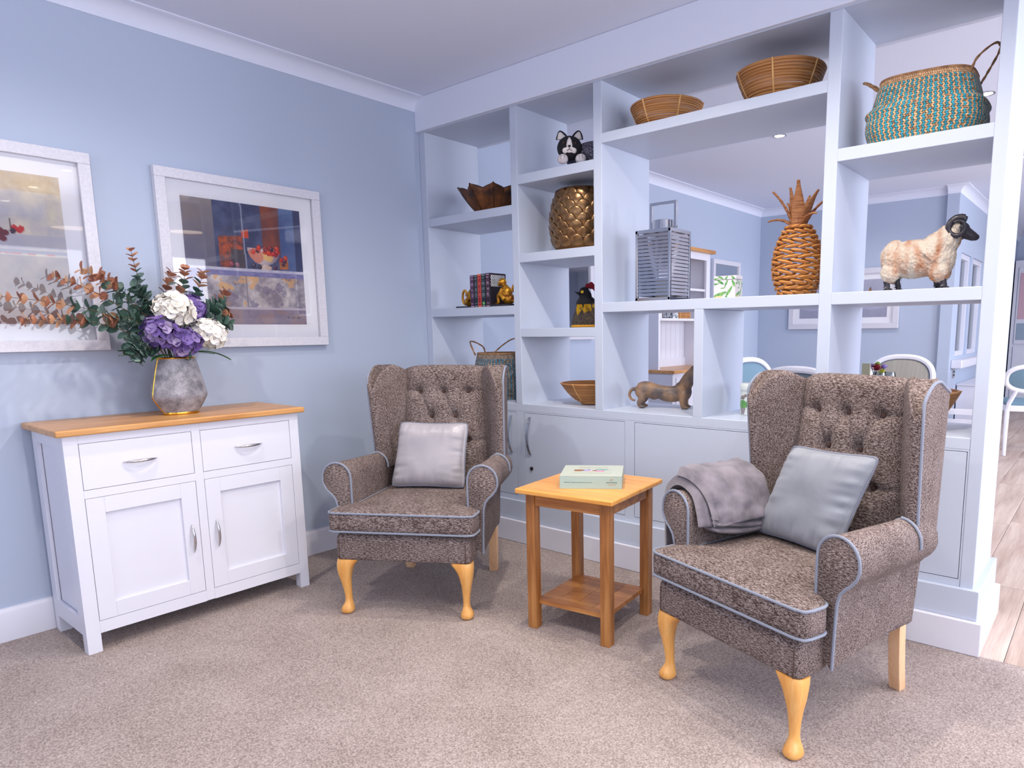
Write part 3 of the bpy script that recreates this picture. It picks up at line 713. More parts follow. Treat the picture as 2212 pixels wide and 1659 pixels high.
ink = mat('green_ink', (60, 110, 112), .6); inkp = mat('pale_ink', (146, 134, 112), .6); inko = mat('orange_ink', (216, 146, 84), .6)
frontm = Matrix.Translation((0, -.0006, 0)) @ Matrix.Rotation(R(90), 4, 'X')
text('lettering', '\u00a9Barchester Healthcare Ltd 2019. All rights reserved.', .0048, ink, box, frontm @ Matrix.Translation((.018, .0235, 0)))
text('lettering', 'BARCHESTER', .0068, ink, box, frontm @ Matrix.Translation((.197, .0225, 0)), 'CENTER')
text('lettering', 'Celebrating life', .0048, inko, box, frontm @ Matrix.Translation((.197, .0155, 0)), 'CENTER')
MB().tube([(.197+.006*math.cos(R(a)), -.0004, .0345+.0045*math.sin(R(a))) for a in range(-40, 250, 20)], .0005, 6).build('emblem', inko, box)
MB().tube([(.1925, -.0004, .0305), (.194, -.0004, .034), (.197, -.0004, .0365)], .0006, 6).build('emblem', ink, box)
topm = Matrix.Translation((0, 0, BH+.0003))
text('lettering', 'Getting to know me', .014, inkp, box, topm @ Matrix.Translation((.118, .150, 0)), 'CENTER')
def boxart(u, v):
    c = (182, 190, 178)
    if inell(u, v, .12, .5, .14, .3) < 1: c = mixc((176, 112, 60), (110, 66, 44), nz(u, v, 12, 3))
    elif inell(u, v, .33, .45, .16, .40) < 1: c = mixc((206, 204, 226), (70, 70, 110), nz(u*1.5, v*1.5, 9, 5)*1.6-.4)
    elif .36 < u < .60 and .42 < v < .66: c = (110, 60, 40)
    elif inell(u, v, .43, .78, .07, .15) < 1: c = (232, 176, 146)
    elif .56 < u < .80 and .5+.25*(.8-u) < v < .92-.5*(u-.7)*(u > .7): c = mixc((216, 84, 138), (246, 176, 196), nz(u, v, 14, 8))
    elif inell(u, v, .72, .25, .16, .16) < 1+nz(u, v, 10, 4)*.5: c = mixc((40, 110, 110), (150, 190, 180), nz(u, v, 16, 6))
    elif .8 < u and abs(v-.3-.2*math.sin(u*20)) < .04: c = (150, 180, 176)
    return c
printed('cover_print', 60, 40, lambda u, v: (.045+.15*u, .128-.055*v, BH+.0003), boxart, M['print'], box)
MB().box(.045, .195, .045, .0475, BH, BH+.0004).build('rule_line', mat('rule_green', (136, 158, 84), .6), box, smooth=False)
# ------------------------------------------------------------------ coiled rattan bowls
M['rattan'] = mat('rattan_cane', (160, 100, 48), .5, c2=(206, 152, 94), ns=5, stretch=(1, 1, 60), bs=40, bstr=.3, lo=.3, hi=.7)
M['cane'] = mat('cane_binding', (204, 150, 84), .5, c2=(226, 178, 112), ns=30)
def coil_bowl(label, x, y, z, r, h, foot, rz=0, nc=13, foot_h=.0):
    b = thing('rattan_bowl', label, 'bowl', (x, y, z+.0035), rz, 'coiled rattan bowls on the bookcase')
    cr = h/nc*.56
    def prof(t): return foot+(r-foot)*(t**.62)
    wall = []
    for i in range(nc):
        t = (i+.5)/nc; z_ = foot_h+(h-foot_h)*t; rr = prof(t)
        MB().tube([(rr*math.cos(a), rr*math.sin(a), z_+.0006*math.sin(a*3+i)) for a in [2*math.pi*k/40 for k in range(40)]], cr*(1.0+.08*math.sin(i*2.3)), 7, loop=True).build('coil', M['rattan'], b)
    MB().lathe([(.001, foot_h+.002), (foot, foot_h+.002), (foot, foot_h+.010), (.001, foot_h+.010)], 32).build('base_disc', M['rattan'], b)
    if foot_h: MB().lathe([(foot*.95, 0), (foot*1.0, 0), (foot*1.02, foot_h+.004), (foot*.9, foot_h+.004)], 32).build('foot_ring', M['rattan'], b)
    for k in range(6):
        a = R(60*k+12)
        for d in (-.026, .0):
            p = []
            for i in range(nc*2+1):
                t = i/(nc*2); rr = prof(max(t, .02))+cr*.9; q = a+d*r/max(rr, .03)*.35
                p.append((rr*math.cos(q), rr*math.sin(q), foot_h+(h-foot_h)*t))
            MB().tube(p, .0030, 6).build('binding', M['cane'], b)
    return b
coil_bowl('small coiled rattan bowl on the top shelf beside the large one', 1.535, .2, 2.0577, .165, .112, .095, 10)
coil_bowl('large coiled rattan bowl on the top shelf above the wicker pineapple', 2.078, .2, 2.0577, .176, .135, .10, 30)
coil_bowl('coiled rattan bowl on a foot ring in the cubby below the plush hen', 1.085, .2, .7701, .162, .110, .058, 20, 13, .012)
coil_bowl('coiled rattan bowl on the low shelf behind a wing armchair', 2.645, .2, .7701, .165, .140, .07, 0, 14, .012)

# ------------------------------------------------------------------ lotus bowl
M['bronze'] = mat('aged_bronze_leaf', (66, 46, 36), .45, .45, c2=(150, 92, 50), ns=14, bs=60, bstr=.35, detail=5)
M['bronzed'] = mat('dark_bronze_edge', (46, 34, 30), .5, .4)
lo = thing('lotus_bowl', 'bronze lotus bowl of pointed petals on the upper left shelf', 'bowl', (.385, .21, 1.811), 0)
def petal_pt(u, t, rad=.0):
    w = (.052+.036*math.sin(math.pi*min(1, t/.60)*.5)) if t < .60 else .088*max(0, 1-((t-.60)/.40)**3.0)
    rr = .070+.135*t**.85; z = .004+.150*t**1.2; x = (u*2-1)*w
    return Vector((rr-.045*(u*2-1)**2*(.35+.65*math.sin(math.pi*min(1, t*.9))), x, z-.004*abs(u*2-1)-.004*math.exp(-((u-.5)/.04)**2)))
pm = MB().grid(14, 18, lambda u, t: petal_pt(u, t)); me = pm.mesh('petal', M['bronze'], ang=80)
rim = [petal_pt(0, t/20) for t in range(21)]+[petal_pt(1, 1-t/20) for t in range(1, 21)]
me2 = MB().tube(rim, .0016, 6).tube([petal_pt(.5, t/12)+Vector((.002, 0, -.001)) for t in range(13)], .0014, 6).mesh('petal_rim', M['bronzed'])
for k in range(9):
    o = link('petal', me, lo); o.rotation_euler = (0, 0, R(40*k-45)); s = o.modifiers.new('t', 'SOLIDIFY'); s.thickness = .003
    link('petal_rim', me2, o)
MB().lathe([(.001, 0), (.082, 0), (.09, .008), (.08, .012), (.001, .012)], 32).build('base', M['bronzed'], lo)

# ------------------------------------------------------------------ gold scale pot
M['goldsc'] = mat('antique_gold_scale', (70, 56, 44), .27, .8, c2=(190, 142, 92), ns=22, bs=90, bstr=.25, detail=5, lo=.25, hi=.75)
M['goldbk'] = mat('gold_pot_body', (104, 70, 38), .4, .7)
pot = thing('scale_pot', 'antique gold metal pot covered in fish scales on a cubby shelf', 'pot', (1.035, .205, 1.556), 0)
def potr(z): return .128+.043*math.sin(math.pi*min(1, max(0, (z+.03)/.34)))**.8
MB().lathe([(.001, 0)]+[(potr(.305*i/24)-.004, .305*i/24) for i in range(25)]+[(potr(.305)-.010, .305), (potr(.28)-.014, .25), (.1, .02), (.001, .02)], 48).build('body', M['goldbk'], pot)
MB().tube([((potr(.305)-.002)*math.cos(a), (potr(.305)-.002)*math.sin(a), .306) for a in [2*math.pi*k/48 for k in range(48)]], .005, 8, loop=True).build('rim', M['goldbk'], pot)
def scale_mesh():
    mb = MB(); rings = []
    for i in range(6):
        q = i/5; rings.append([(.0360*(1-q)*math.cos(a)*(.98+.02*math.cos(a)), .0360*(1-q)*math.sin(a), .0065*math.sin(q*math.pi/2)) for a in [2*math.pi*k/18 for k in range(18)]])
    rings.insert(0, [(p[0]*1.04, p[1]*1.04, -.003) for p in rings[0]])
    return mb.loft(rings).mesh('scale', M['goldsc'], ang=60)
sme = scale_mesh()
for row in range(8):
    zc = .272-row*.0330; n = 14
    for k in range(n):
        a = 2*math.pi*(k+.5*(row % 2))/n; rr = potr(zc)-.003; sl = (potr(zc+.01)-potr(zc-.01))/.02
        nrm = Vector((math.cos(a), math.sin(a), -sl-.30)).normalized(); tx = Vector((-math.sin(a), math.cos(a), 0)); ty = nrm.cross(tx)
        m = Matrix((tx, ty, nrm)).transposed().to_4x4(); m.translation = Vector((rr*math.cos(a), rr*math.sin(a), zc))
        link('scale', sme, pot, mx=m)

# ------------------------------------------------------------------ books and monkey bookends
SZ2 = 1.2927
def spine(bc_, ink_, kind):
    def f(u, v):
        c = bc_
        if kind == 2 and (u < .12 or u > .88 or v < .04 or v > .955): return (236, 116, 84)
        if (.03 < v < .05 or .955 < v < .975) and .1 < u < .9: return ink_
        if any(abs(v-q) < .006 for q in (.20, .36, .53, .70)) and .1 < u < .9: return mixc(bc_, ink_, .6)
        if .18 < u < .82:
            for q0, q1 in ((.08, .15), (.24, .33), (.40, .50), (.57, .67), (.86, .90)):
                if q0 < v < q1 and nz(u*2, v*6, 14, kind+3) > .52: return mixc(bc_, ink_, .85)
        return c
    return f
BK = [(.034, (52, 22, 52), (214, 176, 214)), (.027, (16, 32, 44), (150, 170, 176)), (.030, (150, 14, 32), (236, 128, 110)), (.033, (12, 30, 40), (170, 190, 190)), (.036, (48, 16, 38), (206, 170, 190))]
LBL = ['purple leather-look book at the end by the small monkey', 'dark teal book next to the bright red one', 'bright red book with a framed spine', 'dark green book with a small green emblem', 'maroon book with patterned cover beside the seated monkey bookend']
bxx = .333
for i, (w, bc_, ink_) in enumerate(BK):
    hgt = (.180, .181, .184, .184, .186)[i]
    b = thing('book', LBL[i], 'book', (bxx, .052, SZ2+.0006), 0, 'books between the monkey bookends')
    m = mat('book_cloth_%d' % i, bc_, .5); bx('pages', mat('pages', (210, 200, 180), .8), b, .0025, w-.0025, .004, .124, .002, hgt-.004)
    MB().prism([(0, 0), (w-.001, 0), (w-.001, .127), (w-.0035, .127), (w-.0035, .003), (.0025, .003), (.0025, .127), (0, .127)], 'z', 0, hgt).build('cover', m, b, smooth=False, bevel=.0008)
    printed('spine_print', 16, 90, lambda u, v: (w*.03+u*(w*.94-.001), -.0006, hgt*(1-v)), spine(bc_, ink_, i), M['printg'], b)
    if i == 3: MB().box(.010, .022, -.0008, -.0004, .014, .030).build('emblem', mat('emblem_green', (120, 190, 90), .5), b, smooth=False)
    if i == 4:
        def cov(u, v):
            if u < .03 or u > .93 or v < .05 or v > .97: return bc_
            q = ((u*9) % 1)+((v*11) % 1); d = abs(((u*9+v*11) % 1)-.5)+abs(((u*9-v*11) % 1)-.5)
            return (30, 50, 66) if d < .42 else (226, 230, 232)
        printed('cover_print', 70, 90, lambda u, v: (w-.0005, .002+u*.124, hgt*(1-v)), cov, M['printg'], b)
    bxx += w+.0004
M['mgold'] = mat('monkey_gold', (120, 66, 22), .33, .7, c2=(232, 168, 52), ns=24, bs=110, bstr=.7, lo=.35, hi=.62, detail=4)
M['blk'] = mat('black_lacquer', (34, 32, 44), .35)
def monkey(label, x, y, rz, sc, mir):
    t = thing('monkey_bookend', label, 'bookend', (x, y, SZ2+.0004), rz, 'gold monkey bookends'); k = sc
    bx('base_plate', M['blk'], t, -.062*k, .075*k, -.055*k, .055*k, 0, .011*k, bevel=.002)
    if mir == 1: bx('upright_plate', M['blk'], t, -.062*k, -.055*k, -.055*k, .055*k, .011*k, .10*k, bevel=.001)
    z0 = .011*k; mb = MB()
    def E(c, r, rot=None): mb.ell((c[0]*k, c[1]*k, z0+c[2]*k), tuple(q*k for q in r), 16, 10, rot)
    def Tb(p, r): mb.tube(bez([(a*k, b*k, z0+c*k) for a, b, c in p], 6), [q*k for q in [r[0]+(r[-1]-r[0])*i/(len(bez(p, 6))-1) for i in range(len(bez(p, 6)))]], 10)
    E((.018, 0, .026), (.036, .030, .027)); E((.008, 0, .055), (.027, .026, .034)); E((-.004, 0, .080), (.019, .020, .018))
    E((-.022, 0, .108), (.021, .020, .021)); E((-.040, 0, .100), (.013, .012, .011)); E((-.022, -.021, .108), (.006, .005, .008)); E((-.022, .021, .108), (.006, .005, .008)); E((-.033, 0, .118), (.010, .015, .006))
    for s in (-1, 1):
        Tb([(.016, s*.024, .022), (-.008, s*.028, .046), (-.026, s*.026, .040), (-.028, s*.024, .018), (-.030, s*.024, .006)], [.015, .008]); E((-.040, s*.024, .005), (.016, .008, .005))
        Tb([(-.004, s*.022, .076), (-.014, s*.028, .055), (-.030, s*.022, .040)], [.010, .007])
    Tb([(.046, 0, .012), (.068, 0, .020), (.076, 0, .050), (.068, 0, .085), (.052, 0, .088), (.044, 0, .070), (.048, 0, .058)], [.0075, .006])
    blob('monkey', mb, M['mgold'], t, .0022*k, 3)
    return t
monkey('gold seated monkey bookend against the maroon patterned book', .575, .095, 0, 1.12, 1)
monkey('gold monkey bookend half hidden behind the purple book', .262, .13, 180, 1.05, 1)

# ------------------------------------------------------------------ seagrass belly baskets
def weave(name, ca, cb, cd, nu, nv):
    """zig-zag weave coloured from the grid coordinates (stored per point)"""
    m, t, b = base(name); b.inputs['Roughness'].default_value = .7
    a = nd(t, 'ShaderNodeVertexColor', layer_name='print'); t.links.new(a.outputs[0], b.inputs['Base Color'])
    n1 = noi(t, coords(t), 240, 2); bump(t, b, n1, .35, .002); return m
M['weave'] = weave('seagrass_weave', 0, 0, 0, 0, 0)
M['grass'] = mat('seagrass_rope', (134, 96, 66), .75, c2=(176, 134, 92), ns=60, bs=200, bstr=.5)
def basket(label, loc, rz, a, b, h, teal, sand, nu, nv, sharp, handles, group, tilt=0):
    t = thing('seagrass_basket', label, 'basket', loc, rz, group)
    def P(u, v):
        th_ = 2*math.pi*u; e = 2/sharp; c, s = math.cos(th_), math.sin(th_)
        f = 1+.10*math.sin(math.pi*min(1, v/.62))**1.5-.16*max(0, (v-.5)/.5)**1.3 if v < .62 else 1.0-.16*max(0, (v-.5)/.5)**1.3+.012
        f += .055*math.exp(-((v-.52)/.055)**2)*(1+.5*math.sin(th_*2+1))
        x = a*f*math.copysign(abs(c)**e, c); y = b*f*math.copysign(abs(s)**e, s)
        return Vector((x, y, h*v+tilt*x*v))
    N = 720; cum = [0]; 
    for i in range(N): cum.append(cum[-1]+(P((i+1)/N, .4)-P(i/N, .4)).length)
    def arc(w):
        w = (w % 1)*cum[-1]; lo_, hi_ = 0, N
        while hi_-lo_ > 1:
            md = (lo_+hi_)//2
            if cum[md] <= w: lo_ = md
            else: hi_ = md
        return (lo_+(w-cum[lo_])/(cum[lo_+1]-cum[lo_]))/N
    pts = []; cols = []; fs = []
    for j in range(nv):          # each woven strand end is a small raised tile leaning left or right by row
        for i in range(nu):
            top = j >= nv-max(2, int(nv*.13))
            colr = sand if top else (teal if i % 2 == 0 else sand)
            if not top and random.random() < .05: colr = tuple(x*.7 for x in sand)
            k_ = .82+.3*random.random(); colr = tuple(min(255, x*k_) for x in colr); sl = 1.0 if j % 2 else -1.0
            q = []
            for du, dv in ((.03, .0), (.97, .0), (.97, 1.0), (.03, 1.0)):
                q.append(P(arc((i+du+sl*(dv-.5)*.7)/nu), min(max((j+dv)/nv, 0), 1)))
            n_ = (q[1]-q[0]).cross(q[3]-q[0]).normalized(); ctr = sum(q, Vector())/4; base_i = len(pts)
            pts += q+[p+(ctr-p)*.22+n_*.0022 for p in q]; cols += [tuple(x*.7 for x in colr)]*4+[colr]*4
            fs += [tuple(base_i+x for x in f) for f in ((4, 5, 6, 7), (0, 1, 5, 4), (1, 2, 6, 5), (2, 3, 7, 6), (3, 0, 4, 7))]
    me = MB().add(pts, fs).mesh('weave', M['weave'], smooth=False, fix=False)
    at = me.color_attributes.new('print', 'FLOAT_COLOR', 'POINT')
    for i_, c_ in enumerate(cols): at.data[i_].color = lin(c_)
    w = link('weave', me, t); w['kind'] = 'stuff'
    MB().grid(60, 14, lambda u, v: P(u, v)*.985+Vector((0, 0, .001))).build('lining', mat('basket_inner', (96, 84, 66), .9), t, ang=80)
    MB().tube([P(i/60, .995) for i in range(60)], .0055, 7, loop=True).build('rim', M['grass'], t)
    for path in handles:
        p = bez(path, 8)
        for s in (0, math.pi):
            MB().tube([q+Vector((.0024*math.cos(i*.9+s), .0024*math.sin(i*.9+s), .001*math.cos(i*.9+s))) for i, q in enumerate(p)], .0033, 6).build('handle_strand', M['grass'], t)
    return t
basket('turquoise and straw zigzag seagrass basket on the high end shelf', (2.640, .195, 1.8072), 0, .178, .150, .228, (52, 160, 180), (214, 172, 128), 138, 30, 3.2,
       [[(.145, -.085, .20), (.165, -.075, .25), (.205, -.02, .300), (.215, .03, .295), (.175, .085, .245), (.150, .09, .205)], [(-.145, -.085, .20), (-.185, -.075, .235), (-.215, -.04, .258), (-.205, .0, .262), (-.165, .03, .235), (-.140, .05, .205)]], 'seagrass belly baskets', -.03)
basket('dusty blue seagrass basket in the bottom cubby behind the armchair', (.425, .21, .7701), 0, .172, .165, .262, (76, 126, 152), (156, 138, 122), 104, 26, 2.2,
       [[(-.13, -.10, .25), (-.185, -.085, .33), (-.15, -.02, .30), (-.03, -.115, .255)], [(.02, -.10, .26), (.06, -.06, .31), (.13, -.03, .345), (.17, .02, .30), (.15, .06, .255)]], 'seagrass belly baskets')

# ------------------------------------------------------------------ plush cat
M['fur_b'] = mat('black_plush', (14, 14, 20), .95, c2=(26, 25, 34), ns=160, bs=500, bstr=.8)
M['knit'] = mat('grey_marl_plush', (52, 50, 66), .95, c2=(132, 130, 146), ns=190, bs=400, bstr=.8, lo=.45, hi=.62)
M['fur_w'] = mat('cream_plush', (212, 206, 204), .95, bs=500, bstr=.7)
cat = thing('plush_cat', 'black and grey plush cat with white muzzle peeking from a cubby', 'soft toy', (1.050, .125, 1.954), 0)
cat.scale = (1.28, 1.28, 1.28)
F = Vector((.62, -.78, 0)).normalized(); S = Vector((-F.y, F.x, 0))      # towards the viewer / to its side
def q3(f, s, z): return tuple(F*f+S*s+Vector((0, 0, z)))
mb = MB().ell((.055, .045, .052), (.105, .075, .052), 20, 12).ell((.02, .02, .045), (.07, .06, .045)); blob('body', mb, M['knit'], cat, .005, 6)
hc = Vector(q3(.052, -.020, .068)); mb = MB().ell(hc, (.050, .046, .044), 20, 14); mb.ell(hc+F*.012+Vector((0, 0, -.015)), (.044, .044, .032)); head = blob('head', mb, M['fur_b'], cat, .004, 4)
mb = MB().ell(hc+F*.036+Vector((0, 0, -.016)), (.022, .022, .018)).ell(hc+F*.036+S*.012+Vector((0, 0, -.018)), (.018, .018, .016)).ell(hc+F*.036-S*.012+Vector((0, 0, -.018)), (.018, .018, .016)).tube([hc+F*.046+Vector((0, 0, -.004)), hc+F*.044+Vector((0, 0, .016)), hc+F*.036+Vector((0, 0, .030))], [.013, .009, .003], 10)
blob('muzzle', mb, M['fur_w'], cat, .003, 4)
MB().ell(hc+F*.058+Vector((0, 0, -.007)), (.006, .006, .004), 10, 6).build('nose', M['blk'], cat)
MB().tube([hc+F*.058+Vector((0, 0, -.010)), hc+F*.059+Vector((0, 0, -.017)), hc+F*.055+S*.010+Vector((0, 0, -.023))], .0011, 6).tube([hc+F*.059+Vector((0, 0, -.017)), hc+F*.055-S*.010+Vector((0, 0, -.023))], .0011, 6).build('mouth', M['blk'], cat)
for s in (-1, 1):
    MB().ell(hc+F*.042+S*s*.022+Vector((0, 0, .008)), (.0045, .0045, .0045), 10, 6).build('eye', mat('amber_eye', (60, 34, 24), .2), cat)
    e0 = hc+S*s*.030+Vector((0, 0, .031)); mb = MB().loft([[e0+S*d*.017*math.sqrt(max(.01, 1-t**2.2))+F*g*.007*(1-t*.6)+Vector((0, 0, .028*t))+S*s*.006*t for d, g in ((-1, 0), (-.6, 1), (.6, 1), (1, 0), (.5, -1), (-.5, -1))] for t in (0, .3, .6, .85, 1.0)]); mb.build('ear', M['fur_w'], cat)
    MB().tube(bez([e0-S*.019-F*.003, e0-S*.014+Vector((0, 0, .016)), e0+S*s*.005+Vector((0, 0, .030)), e0+S*.016+Vector((0, 0, .016)), e0+S*.019-F*.003], 5), .0036, 6).build('ear_edge', M['fur_b'], cat)
    pc = Vector(q3(.090, s*.034-.012, .019)); mb = MB().ell(pc, (.022, .020, .019)); blob('paw', mb, mat('paw_%d' % s, (176, 172, 178), .95, c2=(206, 200, 204), ns=60), cat, .004, 3)
    for d in (-.006, .006): MB().tube([pc+F*.019+S*d+Vector((0, 0, .012)), pc+F*.021+S*d+Vector((0, 0, -.004))], .0009, 5).build('paw_stitch', M['blk'], cat)

# ------------------------------------------------------------------ plush hen doorstop
M['hen_y'] = mat('yellow_print_felt', (212, 160, 20), .9, c2=(236, 196, 60), ns=20); M['tart'] = mat('dark_tartan', (44, 36, 42), .95, c2=(86, 74, 58), ns=6, stretch=(30, 1, 30), bs=300, bstr=.5); M['redf'] = mat('red_felt', (128, 20, 36), .95, bs=200, bstr=.4)
hen = thing('plush_hen', 'black and tartan plush hen with yellow breast in a cubby', 'soft toy', (1.075, .205, 1.1714), 0)
D = Vector((.60, -.80, 0)); E_ = Vector((.80, .60, 0))
def hp(e, d, z): return E_*e+D*d+Vector((0, 0, z))
mb = MB().loft([[hp(.098*r_*math.cos(a)+dx, .085*r_*math.sin(a), z) for a in [2*math.pi*k/28 for k in range(28)]] for r_, z, dx in ((.86, 0, .0), (1, .012, .0), (1.0, .04, .004), (.92, .07, .006), (.72, .11, .0), (.5, .14, -.012), (.3, .16, -.02))]); mb.build('body', M['tart'], hen, ang=70)
MB().loft([[hp(.100*r_*math.cos(a), .087*r_*math.sin(a), z) for a in [2*math.pi*k/28 for k in range(28)]] for r_, z in ((.87, .0), (1, .003), (1, .010), (.98, .014))]).build('base_band', mat('mustard_band', (196, 140, 40), .9), hen)
mb = MB().ell(hp(-.022, .020, .158), (.034, .034, .040)).ell(hp(-.02, .012, .120), (.052, .052, .045)).ell(hp(-.028, .02, .185), (.026, .026, .024)); blob('head', mb, M['fur_b'], hen, .004, 5)
mb = MB()
for i, (e, w) in enumerate(((-.052, .8), (-.012, 1.0), (.030, .9), (.062, .7))):
    mb.loft([[hp(e+.022*w*math.cos(a)*q, .058+.022*(1-t)+.004*q-abs(e+.012)*.35, .118-.070*t) for a in [2*math.pi*k/12 for k in range(12)]] for t, q in ((0, .75), (.4, 1), (.75, .8), (1, .1))])
mb.build('breast_bib', M['hen_y'], hen, ang=60)
for e in (-.045, -.008, .035):
    MB().tube([hp(e-.008, .083-abs(e+.01)*.35, .100), hp(e+.006, .086-abs(e+.01)*.35, .088), hp(e-.004, .088-abs(e+.01)*.35, .076)], .0022, 6).build('bib_mark', M['blk'], hen)
MB().loft([[hp(-.052-.028*t, .036+.008*t, .172+.012*t)+Vector((0, 0, .010*(1-t)*math.sin(a)))+D*(.009*(1-t)*math.cos(a)) for a in [2*math.pi*k/10 for k in range(10)]] for t in (0, .5, .95)]).build('beak', M['fur_b'], hen)
MB().ell(hp(-.038, .050, .182), (.010, .006, .008), 10, 6).build('cheek', M['hen_y'], hen)
mb = MB()
for e, z, r_ in ((-.012, .212, .014), (.008, .216, .017), (.026, .206, .015), (.034, .190, .012)): mb.ell(hp(e, .01, z), (r_, .010, r_*1.1))
blob('comb', mb, M['redf'], hen, .003, 3)
mb = MB().ell(hp(.075, -.01, .105), (.030, .022, .026)).ell(hp(.088, -.012, .122), (.020, .016, .024)); blob('tail', mb, M['fur_b'], hen, .004, 4)
MB().add([hp(.062, .080, .046), hp(.088, .064, .052), hp(.092, .065, .022), hp(.068, .082, .016)], [(0, 1, 2, 3)]).build('sewn_label', M['fur_w'], hen, smooth=False).modifiers.new('t', 'SOLIDIFY').thickness = .001

# ------------------------------------------------------------------ steel lantern
ln = thing('lantern', 'polished steel slatted lantern with square handle on the wide shelf', 'lantern', (1.5375, .1745, 1.2866), 0)
hs, LH = .0945, .325
for sx in (-1, 1):
    for sy in (-1, 1):
        x0, x1 = sorted((sx*hs, sx*(hs-.012))); y0, y1 = sorted((sy*hs, sy*(hs-.012))); bx('corner_post', M['chrome'], ln, x0, x1, y0, y1, .006, LH, bevel=.001)
ns = 17
slx = MB().box(-(hs-.012), hs-.012, -.0012, .0012, -.0065, .0065).mesh('slat', M['chrome'], smooth=False)
for i in range(ns):
    z = .032+i*(LH-.058)/(ns-1)
    for k in range(4):
        m = Matrix.Rotation(R(90*k), 4, 'Z') @ Matrix.Translation((0, -(hs-.004), z)) @ Matrix.Rotation(R(-8), 4, 'X'); link('slat', slx, ln, mx=m)
bx('base', M['chrome'], ln, -hs, hs, -hs, hs, 0, .018, bevel=.001); bx('lid', M['chrome'], ln, -hs, hs, -hs, hs, LH-.014, LH+.002, bevel=.001)
MB().lathe([(.052, LH), (.052, LH+.048), (.048, LH+.050), (.001, LH+.050)], 36).build('chimney', M['chrome'], ln)
def bar(name, a, b, w=.0075): 
    return MB().box(min(a[0], b[0])-w/2, max(a[0], b[0])+w/2, -w*.8, w*.8, min(a[2], b[2])-w/2, max(a[2], b[2])+w/2)
hx = .066; ob = bar('h', (-hx, 0, LH+.012), (-hx, 0, LH+.128)).v
hd = thing  # handle is one bent square bar
MB().loft([[(-hx-.006, -.007, LH+.012), (-hx+.006, -.007, LH+.012), (-hx+.006, .007, LH+.012), (-hx-.006, .007, LH+.012)], [(-hx-.006, -.007, LH+.135), (-hx+.006, -.007, LH+.123), (-hx+.006, .007, LH+.123), (-hx-.006, .007, LH+.135)],
           [(hx+.006, -.007, LH+.135), (hx-.006, -.007, LH+.123), (hx-.006, .007, LH+.123), (hx+.006, .007, LH+.135)], [(hx+.006, -.007, LH+.012), (hx-.006, -.007, LH+.012), (hx-.006, .007, LH+.012), (hx+.006, .007, LH+.012)]]).build('handle', M['chrome'], ln, smooth=False, bevel=.001)
for s in (-1, 1): MB().tube([(s*.050, 0, LH+.018), (s*.078, 0, LH+.018)], .004, 10).build('rivet', M['steel'], ln)
MB().lathe([(.001, .018), (.035, .018), (.035, .10), (.001, .10)], 24).build('candle', mat('candle_wax', (226, 218, 206), .5), ln)

# ------------------------------------------------------------------ leaf-print tin
tin = thing('storage_tin', 'square tin printed with green leaves behind the lantern', 'tin', (1.845, .235, 1.2866), 0)
M['tinw'] = mat('tin_cream', (218, 214, 216), .35)
bx('tin_body', M['tinw'], tin, -.054, .054, -.034, .034, 0, .088, bevel=.005); bx('tin_lid', M['tinw'], tin, -.0555, .0555, -.0355, .0355, .088, .106, bevel=.004)
def leafp(sd):
    def f(u, v):
        c = (220, 214, 216)
        for (cu, cv, L, w, a) in ((.30, .10, .22, .07, 40), (.58, .16, .25, .05, 110), (.20, .80, .45, .12, -25), (.70, .62, .36, .07, -62), (.42, .42, .14, .04, -10), (.05, .20, .2, .06, -10), (.92, .2, .2, .07, 70), (.62, .95, .14, .06, 60)):
            du, dv = u-cu, v-cv; ca, sa = math.cos(R(a)), math.sin(R(a)); p, q = du*ca+dv*sa, -du*sa+dv*ca
            if (p/L)**2+(q/w*(1+.5*abs(p/L)))**2 < 1: c = mixc((36, 120, 60), (150, 190, 110), nz(u+sd, v, 12, 4)*1.4-.2+abs(q)/w*.3)
        if inell(u, v, .22, .98, .24, .17) < 1: c = (214, 200, 150)
        if u < .34 and v > .93: c = (226, 84, 50)
        return c
    return f
printed('leaf_print', 50, 50, lambda u, v: (-.052+.104*u, -.0345, .087-.085*v), leafp(0), M['printg'], tin)
printed('leaf_print', 36, 50, lambda u, v: (.0545, -.032+.064*u, .087-.085*v), leafp(2), M['printg'], tin)
printed('leaf_print', 50, 14, lambda u, v: (-.051+.102*u, -.0360, .1045-.015*v), lambda u, v: leafp(1)(u, v*.25), M['printg'], tin)
for s in (-.008, .008): MB().box(-.05, -.018, -.0352, -.0348, .003+0*s, .010).build('red_label', mat('red_label', (226, 84, 50), .5), tin, smooth=False) if s > 0 else None

# ------------------------------------------------------------------ wicker pineapple
M['wick'] = mat('water_hyacinth', (150, 88, 34), .6, c2=(206, 140, 66), ns=26, stretch=(1, 1, 4), bs=120, bstr=.5); M['leafw'] = mat('pineapple_leaf_wrap', (128, 78, 46), .65, c2=(178, 122, 76), ns=20, stretch=(1, 1, 12), bs=90, bstr=.6)
pa = thing('wicker_pineapple', 'woven wicker pineapple ornament on the wide shelf', 'ornament', (2.187, .172, 1.2895), 0)
PH = .285
def par(t): return .030+.068*math.sin(math.pi*min(1, .16+t*.80))**.75
rows, per = 14, 11
sm = MB().loft([[(.0325*(t-.5)*2*.5*1.25, .0062*math.cos(a)*(1-abs(2*t-1)**4*.7), .0070*math.sin(a)*(1-abs(2*t-1)**4*.7)+.0035*(t-.5)) for a in [2*math.pi*k/8 for k in range(8)]] for t in (0, .12, .3, .5, .7, .88, 1)]).mesh('strand', M['wick'])
